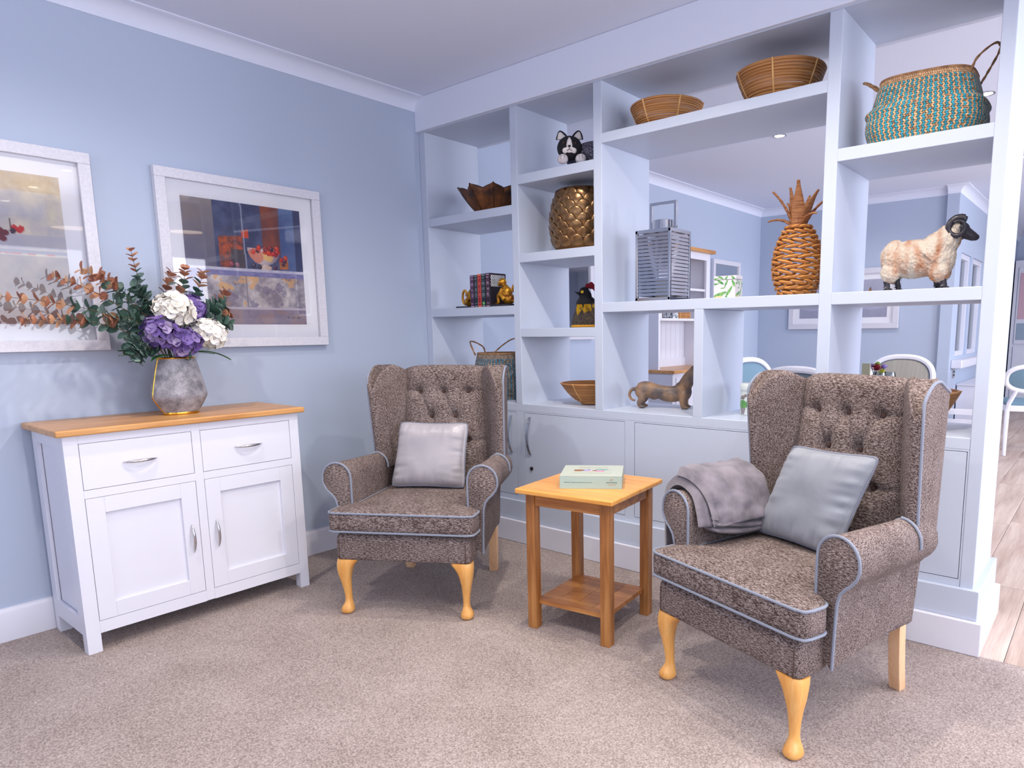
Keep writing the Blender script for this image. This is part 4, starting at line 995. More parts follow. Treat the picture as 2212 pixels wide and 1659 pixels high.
for r_ in range(rows):
    t = (r_+.5)/rows; rr = par(t)
    for k in range(per):
        a = 2*math.pi*(k+.5*(r_ % 2))/per; tx = Vector((-math.sin(a), math.cos(a), (.20 if r_ % 2 else -.18)+random.uniform(-.08, .08))).normalized(); nn = Vector((math.cos(a), math.sin(a), 0)); ty = nn-tx*nn.dot(tx); ty.normalize(); tz = tx.cross(ty)
        sc = 2*math.pi*rr/per/.0325*1.02
        m = Matrix((tx*sc, ty, tz)).transposed().to_4x4(); m.translation = nn*rr+Vector((0, 0, PH*t)); link('strand', sm, pa, mx=m)
MB().lathe([(.05, 0), (.058, .004), (.05, .008), (.001, .008), (.001, 0)], 28).build('base_ring', M['wick'], pa)
for i, (ang, lean, L, wd_) in enumerate([(200, 26, .175, .027), (235, 8, .16, .030), (285, 14, .185, .030), (330, 30, .16, .026), (20, 34, .15, .019), (80, 20, .15, .02), (140, 30, .14, .019), (175, 62, .125, .014), (320, 62, .12, .015), (258, 3, .12, .02)]):
    d = Vector((math.cos(R(ang)), math.sin(R(ang)), 0)); sd = Vector((-d.y, d.x, 0)); rings = []
    for j in range(11):
        t = j/10; ln_ = R(lean*(.55+.6*t)); c = d*(.020+L*t*math.sin(ln_))+Vector((0, 0, PH-.012+L*t*math.cos(ln_))); w = wd_*(.72+.5*math.sin(math.pi*min(1, t*1.1)))*(1-.72*t); nrm = (d*math.cos(ln_)-Vector((0, 0, math.sin(ln_))))
        rings.append([c+sd*w*math.cos(a)+nrm*(.007*(1-.5*t)+.0012*(j % 2))*math.sin(a) for a in [2*math.pi*k/12 for k in range(12)]])
    MB().loft(rings).build('leaf', M['leafw'], pa)
MB().lathe([(.040, PH-.016), (.034, PH-.004), (.026, PH+.010), (.001, PH+.014)], 20).build('crown', M['wick'], pa)

# ------------------------------------------------------------------ dachshund figure
M['dogm'] = mat('weathered_bronze_dog', (88, 78, 76), .5, c2=(156, 120, 86), ns=16, bs=40, bstr=.25, detail=5, lo=.35, hi=.65)
dog = thing('dachshund_figure', 'weathered bronze dachshund figurine on the low shelf', 'figurine', (1.50, .225, .7701), 19)
mb = MB()
def cap(p, r): mb.tube(bez(p, 6), [r[0]+(r[1]-r[0])*i/(len(bez(p, 6))-1) for i in range(len(bez(p, 6)))], 12); mb.ell(p[-1], r[1], 12, 8); mb.ell(p[0], r[0], 12, 8)
mb.tube(bez([(-.105, 0, .082), (-.075, 0, .090), (-.02, 0, .084), (.05, 0, .082), (.10, 0, .088), (.128, 0, .102)], 6), [.036+.008*math.sin(i/30*math.pi*2.2+.6) for i in range(31)], 14)
mb.ell((-.098, 0, .084), (.036, .032, .037)); mb.ell((.108, 0, .084), (.046, .038, .052)); mb.ell((.05, 0, .066), (.075, .034, .036)); mb.ell((-.03, 0, .078), (.06, .034, .034))
cap([(.115, 0, .105), (.140, 0, .150), (.165, 0, .178)], (.036, .029)); mb.ell((.172, 0, .186), (.034, .028, .028)); mb.tube(bez([(.18, 0, .188), (.215, 0, .178), (.240, 0, .170)], 5), [.024, .022, .020, .018, .0165, .016, .0155, .015, .014, .0135, .012], 12); mb.ell((.243, 0, .171), (.010, .010, .009))
for s in (-1, 1):
    mb.ell((.160, s*.030, .160), (.020, .008, .036))
    cap([(-.100, s*.024, .075), (-.088, s*.030, .050), (-.102, s*.030, .026), (-.098, s*.030, .010)], (.024, .010)); mb.ell((-.090, s*.030, .008), (.019, .012, .008))
    cap([(.118, s*.026, .070), (.115, s*.032, .040), (.118, s*.032, .012)], (.022, .013)); mb.ell((.126, s*.032, .008), (.020, .014, .008))
mb.tube(bez([(-.128, 0, .095), (-.150, 0, .088), (-.162, 0, .066), (-.152, 0, .042), (-.132, 0, .034)], 6), [.010-.004*i/24 for i in range(25)], 10)
mb.ell((-.035, 0, .052), (.022, .010, .012))
blob('body', mb, M['dogm'], dog, .0032, 4)

# ------------------------------------------------------------------ bird canister
ct = thing('storage_canister', 'pale round canister printed with a bird on a potted plant', 'canister', (2.006, .245, .7701), 0)
M['canw'] = mat('canister_sage', (206, 212, 208), .4)
MB().lathe([(.001, 0), (.082, 0), (.084, .003), (.084, .118), (.001, .118)], 48).build('tin_body', M['canw'], ct, ang=40)
MB().lathe([(.086, .112), (.0865, .116), (.0865, .134), (.082, .141), (.07, .142), (.001, .142)], 48).build('lid', M['canw'], ct, ang=40)
def canp(u, v):
    c = (206, 212, 208)
    if inell(u, v, .52, .24, .17, .10) < 1 or inell(u, v, .74, .15, .10, .07) < 1 or (v-.27 < .5*(.4-u) < v-.18 and u < .4 and u > .1): c = mixc((92, 84, 84), (150, 140, 132), nz(u, v, 14, 1))
    if .82 < u < .90 and abs(v-.15) < .02: c = (60, 56, 60)
    if abs(u-.52) < .012 and .33 < v < .42: c = (70, 60, 60)
    if inell(u, v, .5, .55, .40+.1*math.sin(u*40), .20) < 1: c = mixc((44, 104, 46), (140, 190, 110), nz(u*2, v, 26, 2)*1.5-.25)
    if .70 < v < .99 and abs(u-.5) < .27-.12*(v-.70)/.29: c = mixc((120, 112, 116), (156, 148, 150), nz(u, v*3, 10, 3))
    return c
printed('bird_print', 44, 70, lambda u, v: (.0846*math.cos(R(-153+56*u)), .0846*math.sin(R(-153+56*u)), .104-.100*v), canp, M['printg'], ct)

# ------------------------------------------------------------------ ram figure
M['wool'] = mat('carved_wool_fleece', (204, 192, 176), .8, c2=(168, 104, 58), ns=15, bs=150, bstr=1.0, stretch=(1.6, 1.6, .7), lo=.44, hi=.72, detail=6, bdist=.006)
M['ramb'] = mat('black_horn', (38, 34, 44), .35, bs=90, bstr=.2)
rm = thing('ram_figure', 'cream wool ram figurine with black horns on the end shelf', 'figurine', (2.655, .125, 1.2866), 3)
mb = MB().ell((-.012, 0, .114), (.112, .060, .070), 24, 14).ell((-.078, 0, .116), (.048, .056, .072)).ell((.066, 0, .114), (.060, .056, .076)).ell((.0, 0, .095), (.085, .055, .050)).tube(bez([(.035, 0, .118), (.088, 0, .172), (.112, 0, .210)], 6), [.066-.032*i/12 for i in range(13)], 14).ell((.115, 0, .208), (.030, .030, .028)).ell((-.118, 0, .130), (.012, .014, .026))
for s in (-1, 1):
    mb.ell((-.086, s*.030, .068), (.034, .026, .040)).ell((.075, s*.028, .066), (.036, .027, .042))
fl_ = blob('fleece', mb, M['wool'], rm, .0030, 3)
tx_ = bpy.data.textures.new('wool_relief', 'CLOUDS'); tx_.noise_scale = .009; dm = fl_.modifiers.new('d', 'DISPLACE'); dm.texture = tx_; dm.strength = .007; dm.mid_level = .5
mb = MB().ell((.132, 0, .208), (.030, .024, .026)).tube(bez([(.13, 0, .206), (.158, 0, .188), (.178, 0, .176)], 6), [.025-.011*i/12 for i in range(13)], 12).ell((.179, 0, .176), (.014, .013, .012)); blob('head', mb, M['ramb'], rm, .003, 3)
for s in (-1, 1):
    p = []; rr = []
    for i in range(28):
        t = i/27; a = R(60+430*t); q = .034*(1-.45*t); p.append((.128+q*math.cos(a), s*(.022+.030*t), .210+q*1.05*math.sin(a))); rr.append(.0135*(1-.75*t)+.0008*(i % 2))
    MB().tube(p, rr, 10).build('horn', M['ramb'], rm)
    for x in (-.082, .078):
        dx = .014*s*(1 if x < 0 else -1)
        MB().tube(bez([(x+dx, s*.026, .060), (x+dx-.002, s*.027, .038), (x+dx+.002, s*.027, .018), (x+dx, s*.027, .010)], 4), [.013, .0125, .012, .0115, .011, .0105, .0105, .0105, .011, .0115, .0125, .013, .0135], 12).ell((x+dx+.005, s*.027, .006), (.017, .012, .006), 12, 6).build('leg', M['ramb'], rm)
# ------------------------------------------------------------------ vase
vs_ = thing('flower_vase', 'grey shagreen vase with gold rim and seams on the sideboard', 'vase', (.217, -1.487, .8322), -80)
m, t, b = base('shagreen'); b.inputs['Roughness'].default_value = .5
vo = nd(t, 'ShaderNodeTexVoronoi'); vo.inputs['Scale'].default_value = 330; t.links.new(coords(t), vo.inputs['Vector'])
n1 = noi(t, coords(t), 30, 2); ad = nd(t, 'ShaderNodeMath', operation='MULTIPLY_ADD'); t.links.new(vo.outputs['Distance'], ad.inputs[0]); ad.inputs[1].default_value = -.45; t.links.new(n1, ad.inputs[2])
t.links.new(ramp(t, ad.outputs[0], [(-.0, (96, 96, 104)), (.42, (158, 156, 164)), (.9, (196, 194, 202))]), b.inputs['Base Color']); bump(t, b, vo.outputs['Distance'], -.5, .002)
M['shag'] = m
VP = [(.058, 0), (.068, .004), (.070, .010), (.088, .034), (.106, .066), (.109, .078), (.107, .092), (.098, .135), (.086, .185), (.0745, .226), (.073, .229)]
MB().lathe([(.001, .001)]+VP+[(.068, .229), (.066, .222), (.075, .17), (.09, .08), (.06, .012), (.001, .012)], 64, 1, .78).build('body', M['shag'], vs_, ang=50)
MB().tube([(.0735*math.cos(a), .0735*.78*math.sin(a), .230) for a in [2*math.pi*k/48 for k in range(48)]], .0032, 8, loop=True).build('gold_rim', M['gold'], vs_)
MB().lathe([(.06, 0), (.0700, .001), (.0712, .006), (.070, .010), (.06, .010)], 48, 1, .78).build('gold_foot', M['gold'], vs_)
for s in (-1, 1): MB().tube([(s*(r_+.0004), 0, z) for r_, z in VP[2:]], .0022, 8).build('gold_seam', M['gold'], vs_)

# ------------------------------------------------------------------ hydrangea heads and eucalyptus
VC = Vector((.217, -1.487, 1.055))
def petal_grid(w, L, cup):
    def f(u, t):
        ww = w*math.sin(math.pi*min(1, .10+.86*t))**.6; x = (u*2-1)*ww
        return Vector((.003+L*t, x, cup*t*t+.0012*((u*2-1)**2)-.0005*math.sin(t*9)))
    return f
def floret(mt, sc):
    mb = MB()
    for k in range(4):
        g = MB().grid(4, 4, petal_grid(.0125*sc, .0175*sc, .006*sc)); g.xf(Matrix.Rotation(R(90*k), 4, 'Z')); mb.add(g.v, g.f)
    mb.ell((0, 0, .0015), (.002, .002, .0015), 6, 4)
    return mb.mesh('floret', mt, ang=80, fix=False)
def petal_mat(name, c1, c2, c3):
    m, t, b = base(name); b.inputs['Roughness'].default_value = .6; b.inputs['Subsurface Weight'].default_value = .0
    oi = nd(t, 'ShaderNodeObjectInfo'); t.links.new(ramp(t, oi.outputs['Random'], [(0, c1), (.6, c2), (1, c3)]), b.inputs['Base Color']); return m
M['hyd_w'] = petal_mat('white_hydrangea', (226, 220, 206), (240, 236, 228), (246, 242, 238)); M['hyd_p'] = petal_mat('purple_hydrangea', (84, 62, 128), (116, 92, 160), (164, 148, 180))
M['stem'] = mat('green_stem', (62, 92, 60), .6); M['dleaf'] = mat('deep_green_leaf', (22, 78, 34), .5, c2=(38, 110, 52), ns=30)
fw_, fp_ = floret(M['hyd_w'], 1.0), floret(M['hyd_p'], .95)
def hydrangea(label, c, r, me, n, seed, sq=.85):
    rd = random.Random(seed); c = Vector(c); h = thing('hydrangea', label, 'flower', VC, 0, 'hydrangea heads in the vase'); cl = c-VC
    MB().tube(bez([(0, 0, -.06), cl*.4+Vector((0, 0, -.01)), cl*.93], 6), .0028, 6).build('stem', M['stem'], h)
    MB().ell(cl, (r*.72, r*.72, r*.66*sq), 14, 10).build('core', M['stem'] if False else me.materials[0], h)
    for i in range(n):
        z = 1-2*(i+.5)/n; a = i*2.39996+rd.random()*.3; q = math.sqrt(1-z*z); d = Vector((q*math.cos(a), q*math.sin(a), z)); rr = r*(.86+.2*rd.random())
        p = cl+Vector((d.x*rr, d.y*rr, d.z*rr*sq)); dd = (d+Vector((rd.uniform(-.35, .35), rd.uniform(-.35, .35), rd.uniform(-.2, .35)))).normalized()
        m = dd.to_track_quat('Z', 'Y').to_matrix().to_4x4() @ Matrix.Rotation(rd.random()*6.28, 4, 'Z') @ Matrix.Scale(.85+.35*rd.random(), 4); m.translation = p
        link('floret', me, h, mx=m)
    return h
hydrangea('white hydrangea head between purple ones at the top of the vase', (.262, -1.492, 1.258), .071, fw_, 80, 1)
hydrangea('white hydrangea head hanging over the side above the dark leaf', (.262, -1.372, 1.158), .065, fw_, 72, 2)
hydrangea('large purple hydrangea head beside the grey-green eucalyptus', (.268, -1.556, 1.168), .070, fp_, 78, 3)
hydrangea('purple hydrangea head low over the gold vase rim', (.292, -1.478, 1.128), .056, fp_, 60, 4)
hydrangea('purple hydrangea head tucked behind the two white ones', (.215, -1.418, 1.262), .060, fp_, 56, 5)
def broad_leaf(label, p0, d, L, w, drop, seed):
    h = thing('leaf_stem', label, 'leaf', VC, 0, 'dark green hydrangea leaves'); p0 = Vector(p0)-VC; d = Vector(d).normalized(); sd = d.cross(Vector((0, 0, 1))).normalized()
    def f(u, t):
        ww = w*math.sin(math.pi*min(.98, .06+.94*t))**.85*(1+.05*math.sin(t*40)); x = (u*2-1)
        return p0+d*(L*t)+sd*(x*ww)+Vector((0, 0, -drop*t*t+.18*w*abs(x)))
    o = MB().grid(8, 16, f).build('leaf', M['dleaf'], h, ang=80); o.modifiers.new('t', 'SOLIDIFY').thickness = .0008
    MB().tube(bez([(0, 0, -.05), p0*.6, p0, p0+d*L*.5-Vector((0, 0, drop*.25+.002))], 5), .0016, 6).build('stem', M['stem'], h)
broad_leaf('dark green leaf pointing down beside the white hydrangea', (.262, -1.415, 1.085), (.25, 1, .05), .12, .024, .045, 1)
broad_leaf('upright dark green leaf in front of the purple hydrangea', (.300, -1.468, 1.055), (.25, .35, 1.0), .075, .019, .0, 2)
broad_leaf('dark green leaf under the large purple hydrangea', (.27, -1.535, 1.075), (.3, -1, .1), .075, .020, .03, 3)
def leaf_mat(name, c1, c2, c3):
    m, t, b = base(name); b.inputs['Roughness'].default_value = .55; oi = nd(t, 'ShaderNodeObjectInfo'); t.links.new(ramp(t, oi.outputs['Random'], [(0, c1), (.55, c2), (1, c3)]), b.inputs['Base Color']); return m
M['euc_g'] = leaf_mat('eucalyptus_green', (48, 80, 66), (84, 114, 102), (136, 158, 150)); M['euc_r'] = leaf_mat('eucalyptus_russet', (150, 94, 78), (190, 134, 104), (204, 164, 128)); M['euc_s'] = mat('eucalyptus_stem', (112, 84, 62), .6)
def eleaf(mt):
    def f(u, t):
        w = .0240*math.sin(math.pi*min(.985, .05+.95*t))**.55; x = u*2-1
        return Vector((.002+.046*t, x*w, .0045*x*x+.006*math.sin(t*2.2)))
    me = MB().grid(6, 8, f).mesh('leaf', mt, ang=80, fix=False); return me
eg, er = eleaf(M['euc_g']), eleaf(M['euc_r'])
def branch(label, path, n, r0, seed, sc=1.0, start=.3):
    n = int(n*1.45)
    rd = random.Random(seed); P = bez([Vector(p)-VC for p in path], 10); h = thing('eucalyptus_branch', label, 'branch', VC, 0, 'eucalyptus branches in the vase')
    MB().tube(P, [.0022-.0014*i/(len(P)-1) for i in range(len(P))], 6).build('stem', M['euc_s'], h); m_ = len(P)-1
    for i in range(n):
        f = start+(1-start)*(i+.4)/n; k = min(m_-1, int(f*m_)); p = P[k]; tn = (P[k+1]-P[k]).normalized()
        s0 = tn.orthogonal().normalized(); s0 = Matrix.Rotation(i*1.57+rd.uniform(-.4, .4)+seed, 3, tn) @ s0
        for s in (1, -1):
            d = (s0*s+tn*(.35+.25*rd.random())).normalized(); up_ = (tn-d*tn.dot(d)).normalized(); sd = up_.cross(d)
            q = sc*(1.06-.45*f)*(.85+.3*rd.random()); mm = Matrix((d*q, sd*q, up_*q)).transposed().to_4x4(); mm.translation = p
            red = f > r0+rd.uniform(-.12, .12); link('leaf', er if red else eg, h, mx=mm)
    return h
B0 = (.215, -1.50, 1.0)
# (tips from the photograph, in the plane of the arrangement)
branch('longest russet eucalyptus branch reaching far out before the pale picture', [B0, (.235, -1.58, 1.15), (.27, -1.75, 1.24), (.275, -1.90, 1.275), (.265, -2.035, 1.292)], 12, .62, 1)
branch('low russet eucalyptus branch spreading over the pale picture frame', [B0, (.245, -1.60, 1.13), (.28, -1.76, 1.20), (.275, -1.88, 1.215), (.26, -1.99, 1.212)], 11, .60, 2)
branch('russet eucalyptus branch rising towards the pale picture glass', [B0, (.22, -1.56, 1.17), (.235, -1.68, 1.27), (.25, -1.79, 1.335), (.25, -1.885, 1.372)], 9, .60, 3)
branch('thin eucalyptus branch with russet tip beside the pale frame', [B0, (.21, -1.56, 1.20), (.215, -1.65, 1.30), (.23, -1.73, 1.365), (.235, -1.79, 1.402)], 8, .62, 4)
branch('short eucalyptus branch with upright russet leaves', [B0, (.19, -1.55, 1.20), (.19, -1.62, 1.30), (.20, -1.68, 1.355), (.205, -1.722, 1.392)], 7, .62, 5)
branch('tallest eucalyptus branch standing bare against the blue wall', [B0, (.18, -1.52, 1.2), (.17, -1.565, 1.33), (.18, -1.588, 1.42), (.19, -1.602, 1.492)], 8, .72, 6, .85)
branch('eucalyptus branch behind the white hydrangea head', [B0, (.16, -1.50, 1.2), (.15, -1.485, 1.30), (.16, -1.465, 1.37), (.17, -1.452, 1.41)], 8, .68, 7)
branch('eucalyptus branch with russet top before the cherry picture', [B0, (.17, -1.46, 1.2), (.16, -1.43, 1.30), (.16, -1.405, 1.38), (.17, -1.40, 1.43)], 8, .66, 8)
branch('eucalyptus branch leaning to the bowl of cherries picture', [B0, (.18, -1.44, 1.2), (.17, -1.385, 1.29), (.18, -1.35, 1.37), (.185, -1.335, 1.42)], 8, .68, 9)
branch('eucalyptus branch curving over the purple hydrangea', [B0, (.19, -1.42, 1.18), (.19, -1.34, 1.26), (.20, -1.285, 1.30), (.205, -1.255, 1.335)], 9, .62, 10)
branch('short eucalyptus branch behind the drooping white hydrangea', [B0, (.20, -1.41, 1.17), (.20, -1.33, 1.215), (.205, -1.285, 1.24), (.21, -1.255, 1.245)], 8, .66, 11)
branch('drooping grey-green eucalyptus branch beside the large purple hydrangea', [B0, (.25, -1.565, 1.12), (.275, -1.63, 1.135), (.29, -1.665, 1.12), (.295, -1.68, 1.085)], 8, 1.3, 12, 1.25)
branch('dense grey-green eucalyptus branch above the purple hydrangea', [B0, (.235, -1.57, 1.15), (.26, -1.62, 1.20), (.275, -1.68, 1.225), (.28, -1.73, 1.215)], 9, .85, 13, 1.2)
branch('grey-green eucalyptus branch low beside the gold rim', [B0, (.25, -1.55, 1.09), (.275, -1.60, 1.105), (.285, -1.64, 1.09), (.285, -1.655, 1.06)], 7, 1.3, 14, 1.15)

branch('grey-green eucalyptus branch behind the purple hydrangea at the back', [B0, (.19, -1.43, 1.16), (.195, -1.36, 1.235), (.205, -1.31, 1.27), (.21, -1.28, 1.285)], 8, 1.2, 15, 1.3)
branch('broad-leaved eucalyptus branch under the cherry picture', [B0, (.20, -1.42, 1.14), (.215, -1.34, 1.19), (.225, -1.29, 1.205), (.23, -1.265, 1.20)], 7, 1.2, 16, 1.2)
branch('grey-green eucalyptus branch standing behind both purple heads', [B0, (.17, -1.53, 1.18), (.165, -1.555, 1.27), (.175, -1.575, 1.32), (.18, -1.60, 1.345)], 8, 1.2, 17, 1.15)
# ------------------------------------------------------------------ dining room beyond
ds = thing('dresser', 'white dresser with oak tops against the dining room wall', 'dresser')
DY0, DY1 = 2.165, 3.09
bx('base', M['white'], ds, .02, .425, DY0+.01, DY1-.01, .02, .80, bevel=.002)
bx('worktop', M['oak'], ds, .018, .445, DY0-.005, DY1+.005, .80, .826, bevel=.004)
for y0, y1 in ((DY0+.05, DY0+.43), (DY0+.47, DY1-.05)):
    d = bx('drawer', M['white'], ds, .425, .432, y0, y1, .62, .765, bevel=.001); bow(.1, .015, .005, False).build('handle', M['steel'], d, loc=(.003, 0, .07))
    d = bx('door', M['white'], ds, .425, .432, y0, y1, .09, .60, bevel=.001)
for z0, z1 in ((.06, .14), (.70, .79)): bx('side_rail', M['white'], ds, .02, .425, DY0, DY0+.011, z0, z1)
for x0 in (.02, .38): bx('side_stile', M['white'], ds, x0, x0+.045, DY0, DY0+.011, .14, .70)
bx('hutch_side', M['white'], ds, .02, .275, DY0+.02, DY0+.045, .826, 1.835); bx('hutch_side', M['white'], ds, .02, .275, DY1-.045, DY1-.02, .826, 1.835)
for i in range(10):
    y0 = DY0+.046+i*(DY1-DY0-.092)/10; bx('back_board', M['white'], ds, .022, .032, y0+.0015, y0+(DY1-DY0-.092)/10-.0015, .83, 1.83, bevel=.0015)
bx('kick_rail', M['white'], ds, .032, .045, DY0+.046, DY1-.046, .826, .90)
for z in (1.235, 1.50): bx('hutch_shelf', M['white'], ds, .033, .262, DY0+.046, DY1-.046, z, z+.02)
bx('hutch_rail', M['white'], ds, .255, .275, DY0+.045, DY1-.045, 1.775, 1.835); bx('hutch_stile', M['white'], ds, .255, .275, DY1-.085, DY1-.045, 1.255, 1.775); bx('hutch_stile', M['white'], ds, .255, .275, DY0+.045, DY0+.075, 1.255, 1.775)
bx('cornice', M['oak'], ds, .015, .315, DY0-.01, DY1+.02, 1.836, 1.866, bevel=.004)
wb = thing('wicker_basket', 'small wicker basket on the dresser shelf', 'basket', (.15, 2.73, 1.2552), 0)
for i in range(6): MB().tube([(.07*math.copysign(abs(math.cos(a))**.5, math.cos(a)), .11*math.copysign(abs(math.sin(a))**.5, math.sin(a)), .008+i*.014) for a in [2*math.pi*k/32 for k in range(32)]], .0075, 6, loop=True).build('coil', M['rattan'], wb)
for k in range(10):
    a = 2*math.pi*k/10; MB().tube([(.074*math.copysign(abs(math.cos(a))**.5, math.cos(a)), .114*math.copysign(abs(math.sin(a))**.5, math.sin(a)), z) for z in (.0, .09)], .004, 6).build('stake', M['cane'], wb)
MB().prism([(-.06, -.1), (.06, -.1), (.06, .1), (-.06, .1)], 'z', .002, .008).build('base', M['rattan'], wb, smooth=False)
gb = thing('patterned_box', 'white box with dark leaf pattern beside the wicker basket', 'box', (.17, 2.555, 1.2552), 0)
bx('box_body', M['tinw'], gb, -.05, .05, -.045, .045, 0, .09, bevel=.002); bx('box_lid', M['tinw'], gb, -.052, .052, -.047, .047, .09, .105, bevel=.002)
printed('leaf_print', 30, 30, lambda u, v: (.0506, -.044+.088*u, .088-.086*v), lambda u, v: (70, 90, 96) if nz(u, v, 7, 31) > .56 else (222, 222, 226), M['print'], gb)
printed('leaf_print', 30, 30, lambda u, v: (-.048+.096*u, -.0456, .088-.086*v), lambda u, v: (70, 90, 96) if nz(u, v, 7, 33) > .56 else (222, 222, 226), M['print'], gb)

M['pad_b'] = mat('grey_blue_pad', (112, 142, 160), .8, bs=300, bstr=.3); M['pad_t'] = mat('taupe_stripe_pad', (150, 146, 136), .8, c2=(168, 164, 154), ns=3, stretch=(120, 1, 1)); M['pad_d'] = mat('slate_pad', (104, 118, 130), .8)
M['chairw'] = mat('chair_white_lacquer', (236, 236, 244), .35)
def dining_chair(label, x, y, rz, pad, W_=.235, top=.945):
    c = thing('dining_chair', label, 'chair', (x, y, 0), rz, 'white dining chairs'); z0 = .56; hc_ = (top-z0)/2; zc = z0+hc_
    def ringp(a, wx, wz): 
        ca, sa = math.cos(a), math.sin(a); return wx*math.copysign(abs(ca)**.8, ca), wz*math.copysign(abs(sa)**.8, sa)
    path = []
    for k in range(48):
        px_, pz = ringp(2*math.pi*k/48, W_-.022, hc_-.022); path.append((px_, .215+.10*(pz+hc_)/(2*hc_), zc+pz))
    MB().tube(path, .021, 8, loop=True).build('back_frame', M['chairw'], c)
    def pf(s): return MB().loft([[(ringp(a, (W_-.04)*q, (hc_-.04)*q)[0], .215+.10*(ringp(a, 1, (hc_-.04)*q)[1]+hc_)/(2*hc_)+s*.018*math.sqrt(1-q*q), zc+ringp(a, 1, (hc_-.04)*q)[1]) for a in [2*math.pi*k/32 for k in range(32)]] for q in (1, .96, .85, .6, .3, .02)])
    mbp = pf(-1); m2 = pf(1); mbp.add(m2.v, m2.f); mbp.build('back_pad', pad, c, ang=70)
    MB().tube([(p[0]*.90, p[1]-.006, zc+(p[2]-zc)*.90) for p in path], .004, 6, loop=True).build('pad_piping', mat('pad_trim', (86, 98, 120), .7), c)
    sp = round_poly([(-.215, -.22), (.215, -.22), (.19, .21), (-.19, .21)], .05, 5)
    MB().loft([[(a*q, b_*q, z) for a, b_ in sp] for q, z in ((.98, .45), (1, .46), (1, .475), (.9, .49), (.5, .497), (.05, .499))]).build('seat_pad', pad, c, ang=60)
    MB().loft([[(a*1.03, b_*1.03, z) for a, b_ in sp] for z in (.40, .452)]).build('seat_rail', M['chairw'], c, ang=40)
    for s in (-1, 1):
        MB().tube([(s*.19, -.20, .42), (s*.195, -.205, .2), (s*.19, -.205, 0)], [.024, .019, .013], 8).build('leg', M['chairw'], c)
        MB().tube([(s*.12, .235, z0+.03), (s*.165, .20, .47), (s*.175, .20, .40), (s*.18, .235, .2), (s*.18, .275, 0)], [.017, .020, .021, .019, .014], 8).build('leg', M['chairw'], c)
    return c
dining_chair('white oval-backed dining chair with slate pad seen over the bird canister', 1.44, 1.93, 72, M['pad_b'], .235, .955)
dining_chair('white dining chair seen from behind over the armchair wing', 1.85, 1.47, 176, M['pad_d'], .26, .945)
dining_chair('white oval-backed dining chair with taupe pad behind the wine glasses', 1.98, 2.66, 0, M['pad_t'], .245, .955)
dining_chair('white dining chair with blue-grey seat in the far passage', 2.66, 4.72, 192, M['pad_b'], .23, .83)
# low ladder-back chair
lc = thing('ladder_back_chair', 'low white ladder-back chair behind the end cubby', 'chair', (2.58, 1.18, 0), 182)
for z in (.60, .655, .705, .755):
    MB().loft([[(x, .20+.02*math.cos(x*4)+.03*(z-.45)+dy, z+dz) for dy, dz in ((-.008, -.013), (.008, -.013), (.008, .013), (-.008, .013))] for x in (-.19, -.1, 0, .1, .19)]).build('slat', M['chairw'], lc)
for s in (-1, 1):
    MB().tube([(s*.195, .26, 0), (s*.195, .215, .3), (s*.195, .215, .45), (s*.195, .235, .785)], .016, 8).build('post', M['chairw'], lc); MB().tube([(s*.19, -.19, 0), (s*.19, -.19, .43)], .016, 8).build('leg', M['chairw'], lc)
bx('seat', M['chairw'], lc, -.2, .2, -.21, .21, .43, .455, bevel=.006)
# round dining table with flowers, glasses and a menu card
dt = thing('dining_table', 'round white dining table laid for a meal', 'table', (1.86, 1.88, 0), 0)
MB().lathe([(.001, .715), (.40, .715), (.44, .72), (.44, .735), (.43, .74), (.001, .74)], 56).build('table_top', M['chairw'], dt, ang=40)
MB().lathe([(.001, .0), (.22, .0), (.22, .02), (.06, .06), (.045, .1), (.045, .6), (.08, .68), (.14, .715), (.001, .715)], 32).build('pedestal', M['chairw'], dt, ang=40)
mc = bx('menu_card', mat('olive_card', (148, 146, 122), .7), None, 2.02, 2.068, 1.76, 1.775, .7404, .935, bevel=.001); tag(mc, 'olive grey menu card standing on the dining table', 'card')
def wine_glass(x, y, label):
    g_ = thing('wine_glass', label, 'glass', (x, y, .7402), 0, 'wine glasses on the dining table')
    MB().lathe([(.034, .0), (.034, .002), (.006, .005), (.004, .05), (.006, .062), (.026, .078), (.036, .10), (.036, .12), (.030, .148), (.029, .148), (.035, .12), (.035, .10), (.025, .080), (.004, .066)], 28, cap=False).build('bowl', M['glass'], g_)
wine_glass(2.155, 1.66, 'clear wine glass in front of the dark red dahlia'); wine_glass(2.19, 1.735, 'clear wine glass beside the clear block')
gbk = bx('glass_block', M['glass'], None, 2.20, 2.24, 1.80, 1.83, .7404, .80, bevel=.002); tag(gbk, 'small clear block beside the wine glasses', 'glass block')
pv = thing('posy_vase', 'small clear vase on the dining table holding a posy', 'vase', (2.075, 1.86, .7402), 0)
MB().lathe([(.001, 0), (.03, 0), (.032, .01), (.03, .08), (.032, .09), (.030, .09), (.028, .08), (.028, .012), (.001, .012)], 28).build('vase_body', M['glass'], pv)
PC = Vector((2.075, 1.86, .83))
def posy(label, off, r, colr, n, seed):
    h = thing('posy_flower', label, 'flower', PC, 0, 'flowers in the small posy'); mm_ = mat('posy_%d' % seed, colr, .7); rd = random.Random(seed); off = Vector(off)
    MB().tube([(0, 0, -.06), off*.5, off], .002, 6).build('stem', M['stem'], h)
    pm_ = MB().grid(3, 4, petal_grid(.010, r*.9, .01)).mesh('petal', mm_, fix=False)
    for i in range(n):
        z = 1-1.3*(i+.5)/n; a = i*2.4; q = math.sqrt(max(0, 1-z*z)); d = Vector((q*math.cos(a), q*math.sin(a), z)); rot = d.to_track_quat('X', 'Z').to_matrix().to_4x4(); rot.translation = off; link('petal', pm_, h, mx=rot)
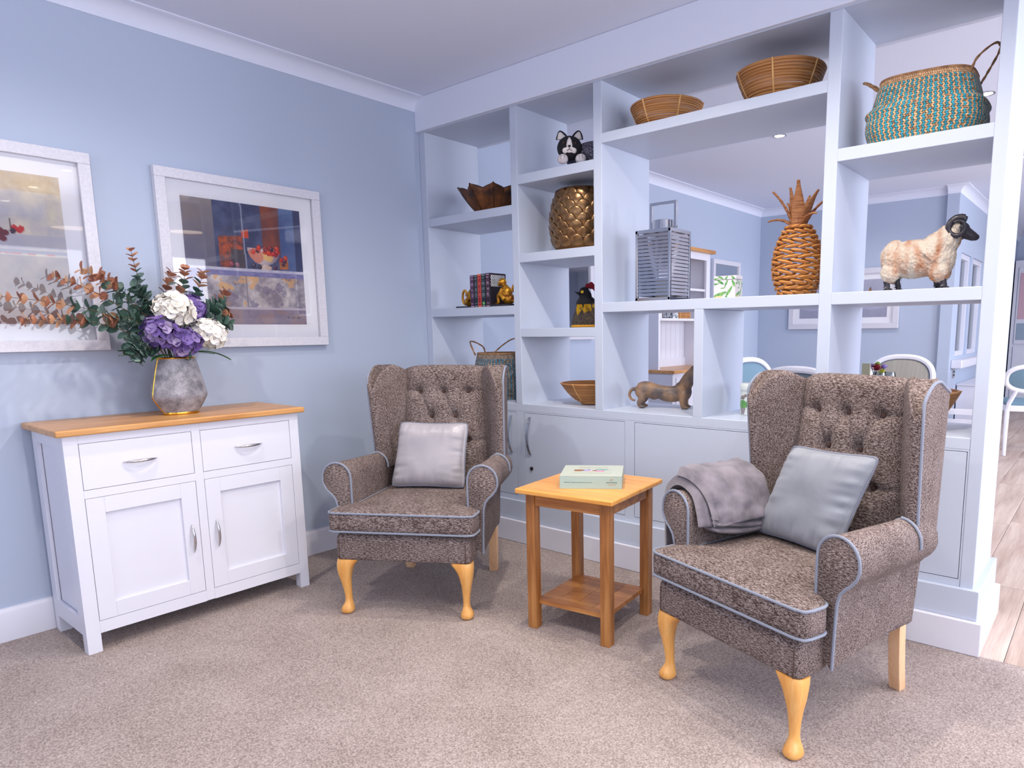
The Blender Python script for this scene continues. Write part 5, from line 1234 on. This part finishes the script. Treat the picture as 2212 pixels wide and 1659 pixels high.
posy('dark red dahlia in the dining table posy', (.015, -.03, .062), .040, (122, 14, 42), 26, 41)
posy('lilac bloom in the dining table posy', (.05, .0, .072), .026, (150, 130, 190), 16, 42)
posy('green bloom in the dining table posy', (.005, .02, .085), .026, (130, 160, 70), 16, 43)
posy('yellow-green sprig in the dining table posy', (.045, -.02, .040), .030, (170, 170, 60), 14, 44)
posy('lilac sprig beside the dahlia', (-.02, -.01, .078), .022, (156, 132, 180), 12, 45)
# passage: radiator cover, socket, end cupboard with glazed door
rc = thing('radiator_cover', 'white slatted radiator cover under the passage windows', 'radiator cover', (0, 0, 0))
bx('panel', M['white'], rc, XP+.012, XP+.19, 5.20, 6.75, .02, .56, bevel=.004)
for i in range(26): bx('top_slat', M['white'], rc, XP+.010, XP+.20, 5.19+i*.06, 5.225+i*.06, .561, .578)
for y0, y1 in ((5.28, 5.68), (5.76, 6.2), (6.28, 6.68)): bx('front_panel', M['white'], rc, XP+.19, XP+.196, y0, y1, .10, .50, bevel=.002)
so = thing('wall_socket', 'steel double socket on the passage wall beside the radiator cover', 'socket', (XP+.001, 5.02, .69)); bx('plate', M['steel'], so, 0, .006, -.045, .045, -.045, .045, bevel=.001)
for z in (-.015, .020):
    for y in (-.02, .02): bx('switch', M['blk'], so, .006, .009, y-.008, y+.008, z-.008, z+.010)
ec = thing('glazed_cupboard', 'white cupboard with glazed doors at the end of the passage', 'cupboard', (2.51, 9.2, 0))
bx('carcass', M['white'], ec, -.5, 1.6, 0, .28, 0, 2.1)
for x0 in (-.45, .22, .90):
    d = bx('door', M['white'], ec, x0, x0+.62, -.02, -.002, .9, 2.0, bevel=.004); bx('pane', mat('pane_pink_%d' % int(x0*100), (206, 170, 182), .15), d, -.285, .285, -.016, -.010, .36, 1.02); bx('pane', mat('pane_grey_%d' % int(x0*100), (150, 168, 186), .15), d, -.285, .285, -.016, -.010, .06, .30)
    bx('drawer', M['white'], ec, x0, x0+.62, -.02, -.002, .1, .86, bevel=.004)
